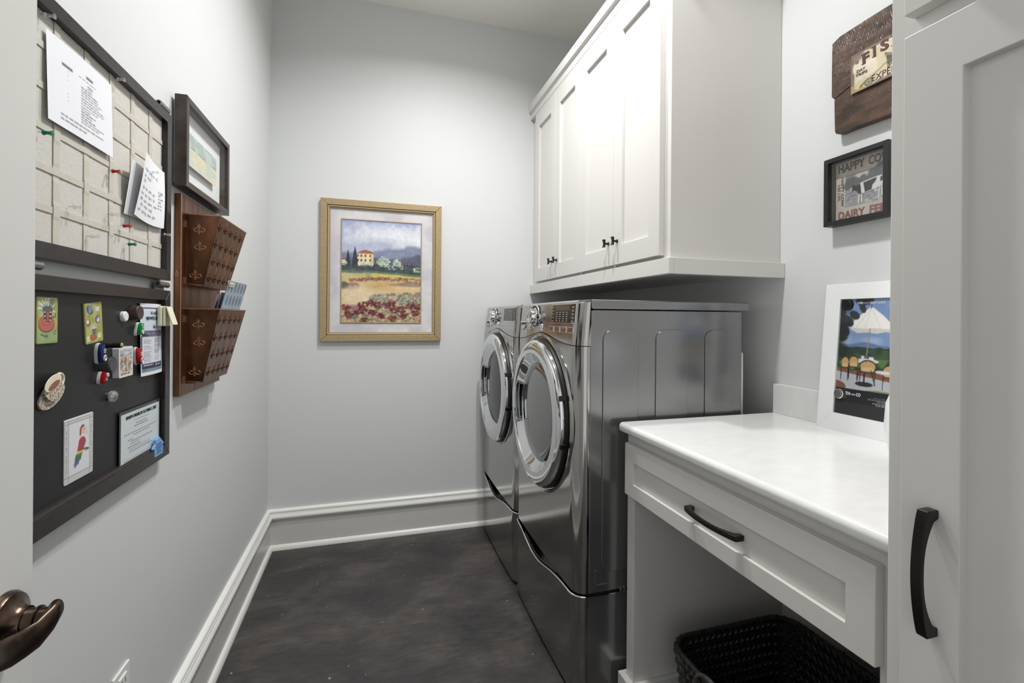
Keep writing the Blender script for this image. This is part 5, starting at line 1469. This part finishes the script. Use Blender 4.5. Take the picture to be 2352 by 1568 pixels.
# white vase at the end of the counter
vz = CTZ; vx, vy_ = 1.155, .702
prof = [(0, 0), (.050, 0), (.056, .006), (.075, .06), (.083, .11), (.080, .16), (.064, .205), (.042, .232), (.034, .245), (.036, .262), (.040, .268), (.036, .268), (.030, .258), (.030, .245), (.058, .205), (.070, .12), (.050, .02), (0, .012)]
tag(obj('vase', MB().lathe(prof, 48).xf(Matrix.Translation((vx, vy_, vz))), mat('white_ceramic', (236, 238, 242), .12), angle=60), 'rounded white ceramic vase on the counter beside the tall cabinet', 'vase')

# ------------------------------------------------------------------ woven basket under the desk
bk = thing('woven_basket', 'black woven fibre basket with loop handles under the desk', 'basket', (1.09, .98, 0))
BX0, BX1, BY0, BY1, BH = .866, 1.332, .735, 1.236, .298
def brect(q, r, n):
    """n points along a rounded rectangle shrunk by q"""
    a0, a1, b0, b1 = BX0 + q, BX1 - q, BY0 + q, BY1 - q
    P = []
    for cx_, cy_, s0 in ((a1 - r, b1 - r, 0), (a0 + r, b1 - r, 90), (a0 + r, b0 + r, 180), (a1 - r, b0 + r, 270)):
        for k in range(9):
            a = math.radians(s0 + 90 * k / 8); P.append((cx_ + r * math.cos(a), cy_ + r * math.sin(a)))
    P = np.array(P + [P[0]]); d = np.r_[0, np.cumsum(np.hypot(*np.diff(P, axis=0).T))]
    t_ = np.linspace(0, d[-1], n, endpoint=False)
    return np.c_[np.interp(t_, d, P[:, 0]), np.interp(t_, d, P[:, 1])], d[-1]
# inner shell, then braided rows over it
rings = []
for z, q in ((.004, .045), (.03, .034), (.16, .016), (BH - .004, .004)):
    P, _ = brect(q + .004, .07, 60); rings.append([(x, y, z) for x, y in P])
for z, q in ((BH - .004, .010), (.16, .022), (.03, .040), (.010, .050)):
    P, _ = brect(q + .004, .066, 60); rings.append([(x, y, z) for x, y in P])
obj('wall_core', MB().loft(rings), M_basket, bk, angle=60)
wv = MB()
ROWS = 11
for r in range(ROWS):
    z = .012 + (BH - .018) * r / (ROWS - 1)
    for side in (0, 1):
        q = .045 * (1 - z / BH) ** 1.1 + (.0 if side == 0 else .016)
        N = 78
        P, L = brect(q, .07, N)
        for i in range(N):
            p = Vector((*P[i], z)); n_ = Vector((*P[(i + 1) % N], z)); d = (n_ - p).normalized()
            out = Vector((d.y, -d.x, 0)) * (1 if side == 0 else -1)
            for hlf in (-1, 1):
                c = p + Vector((0, 0, hlf * .0064)) + d * (.006 if hlf > 0 else 0)
                ax = (d * .8 + Vector((0, 0, hlf * .62))).normalized(); bx = ax.cross(out)
                wv.add([c - ax * .0128, c + bx * .0058, c + ax * .0128, c - bx * .0058, c + out * .0055, c - out * .002], [(0, 1, 4), (1, 2, 4), (2, 3, 4), (3, 0, 4), (1, 0, 5), (2, 1, 5), (3, 2, 5), (0, 3, 5)])
o = obj('weave', wv, M_basket, bk, smooth=False, recalc=False, kind='stuff')
P, _ = brect(.006, .07, 70)
obj('rim', MB().tube([(x, y, BH) for x, y in P], .0085, 8, closed=True), M_basket, bk, angle=80)
def loop_handle(pts):
    h_ = obj('loop_handle', MB().tube(pts, .0055, 8), M_handle, bk, angle=80)
    return h_
M_handle = mat('faded_fibre', (74, 70, 68), .5, var=((90, 90, 90), .4, 2))
for yc_ in (1.02,):
    loop_handle([(BX0 - .004 - .006 * math.sin(a), yc_ + .07 * math.cos(a), BH - .03 + .062 * math.sin(a)) for a in np.linspace(-.25, math.pi + .25, 22)])
loop_handle([(BX1 + .004, .99 + .07 * math.cos(a), BH - .03 + .05 * math.sin(a)) for a in np.linspace(-.25, math.pi + .25, 22)])
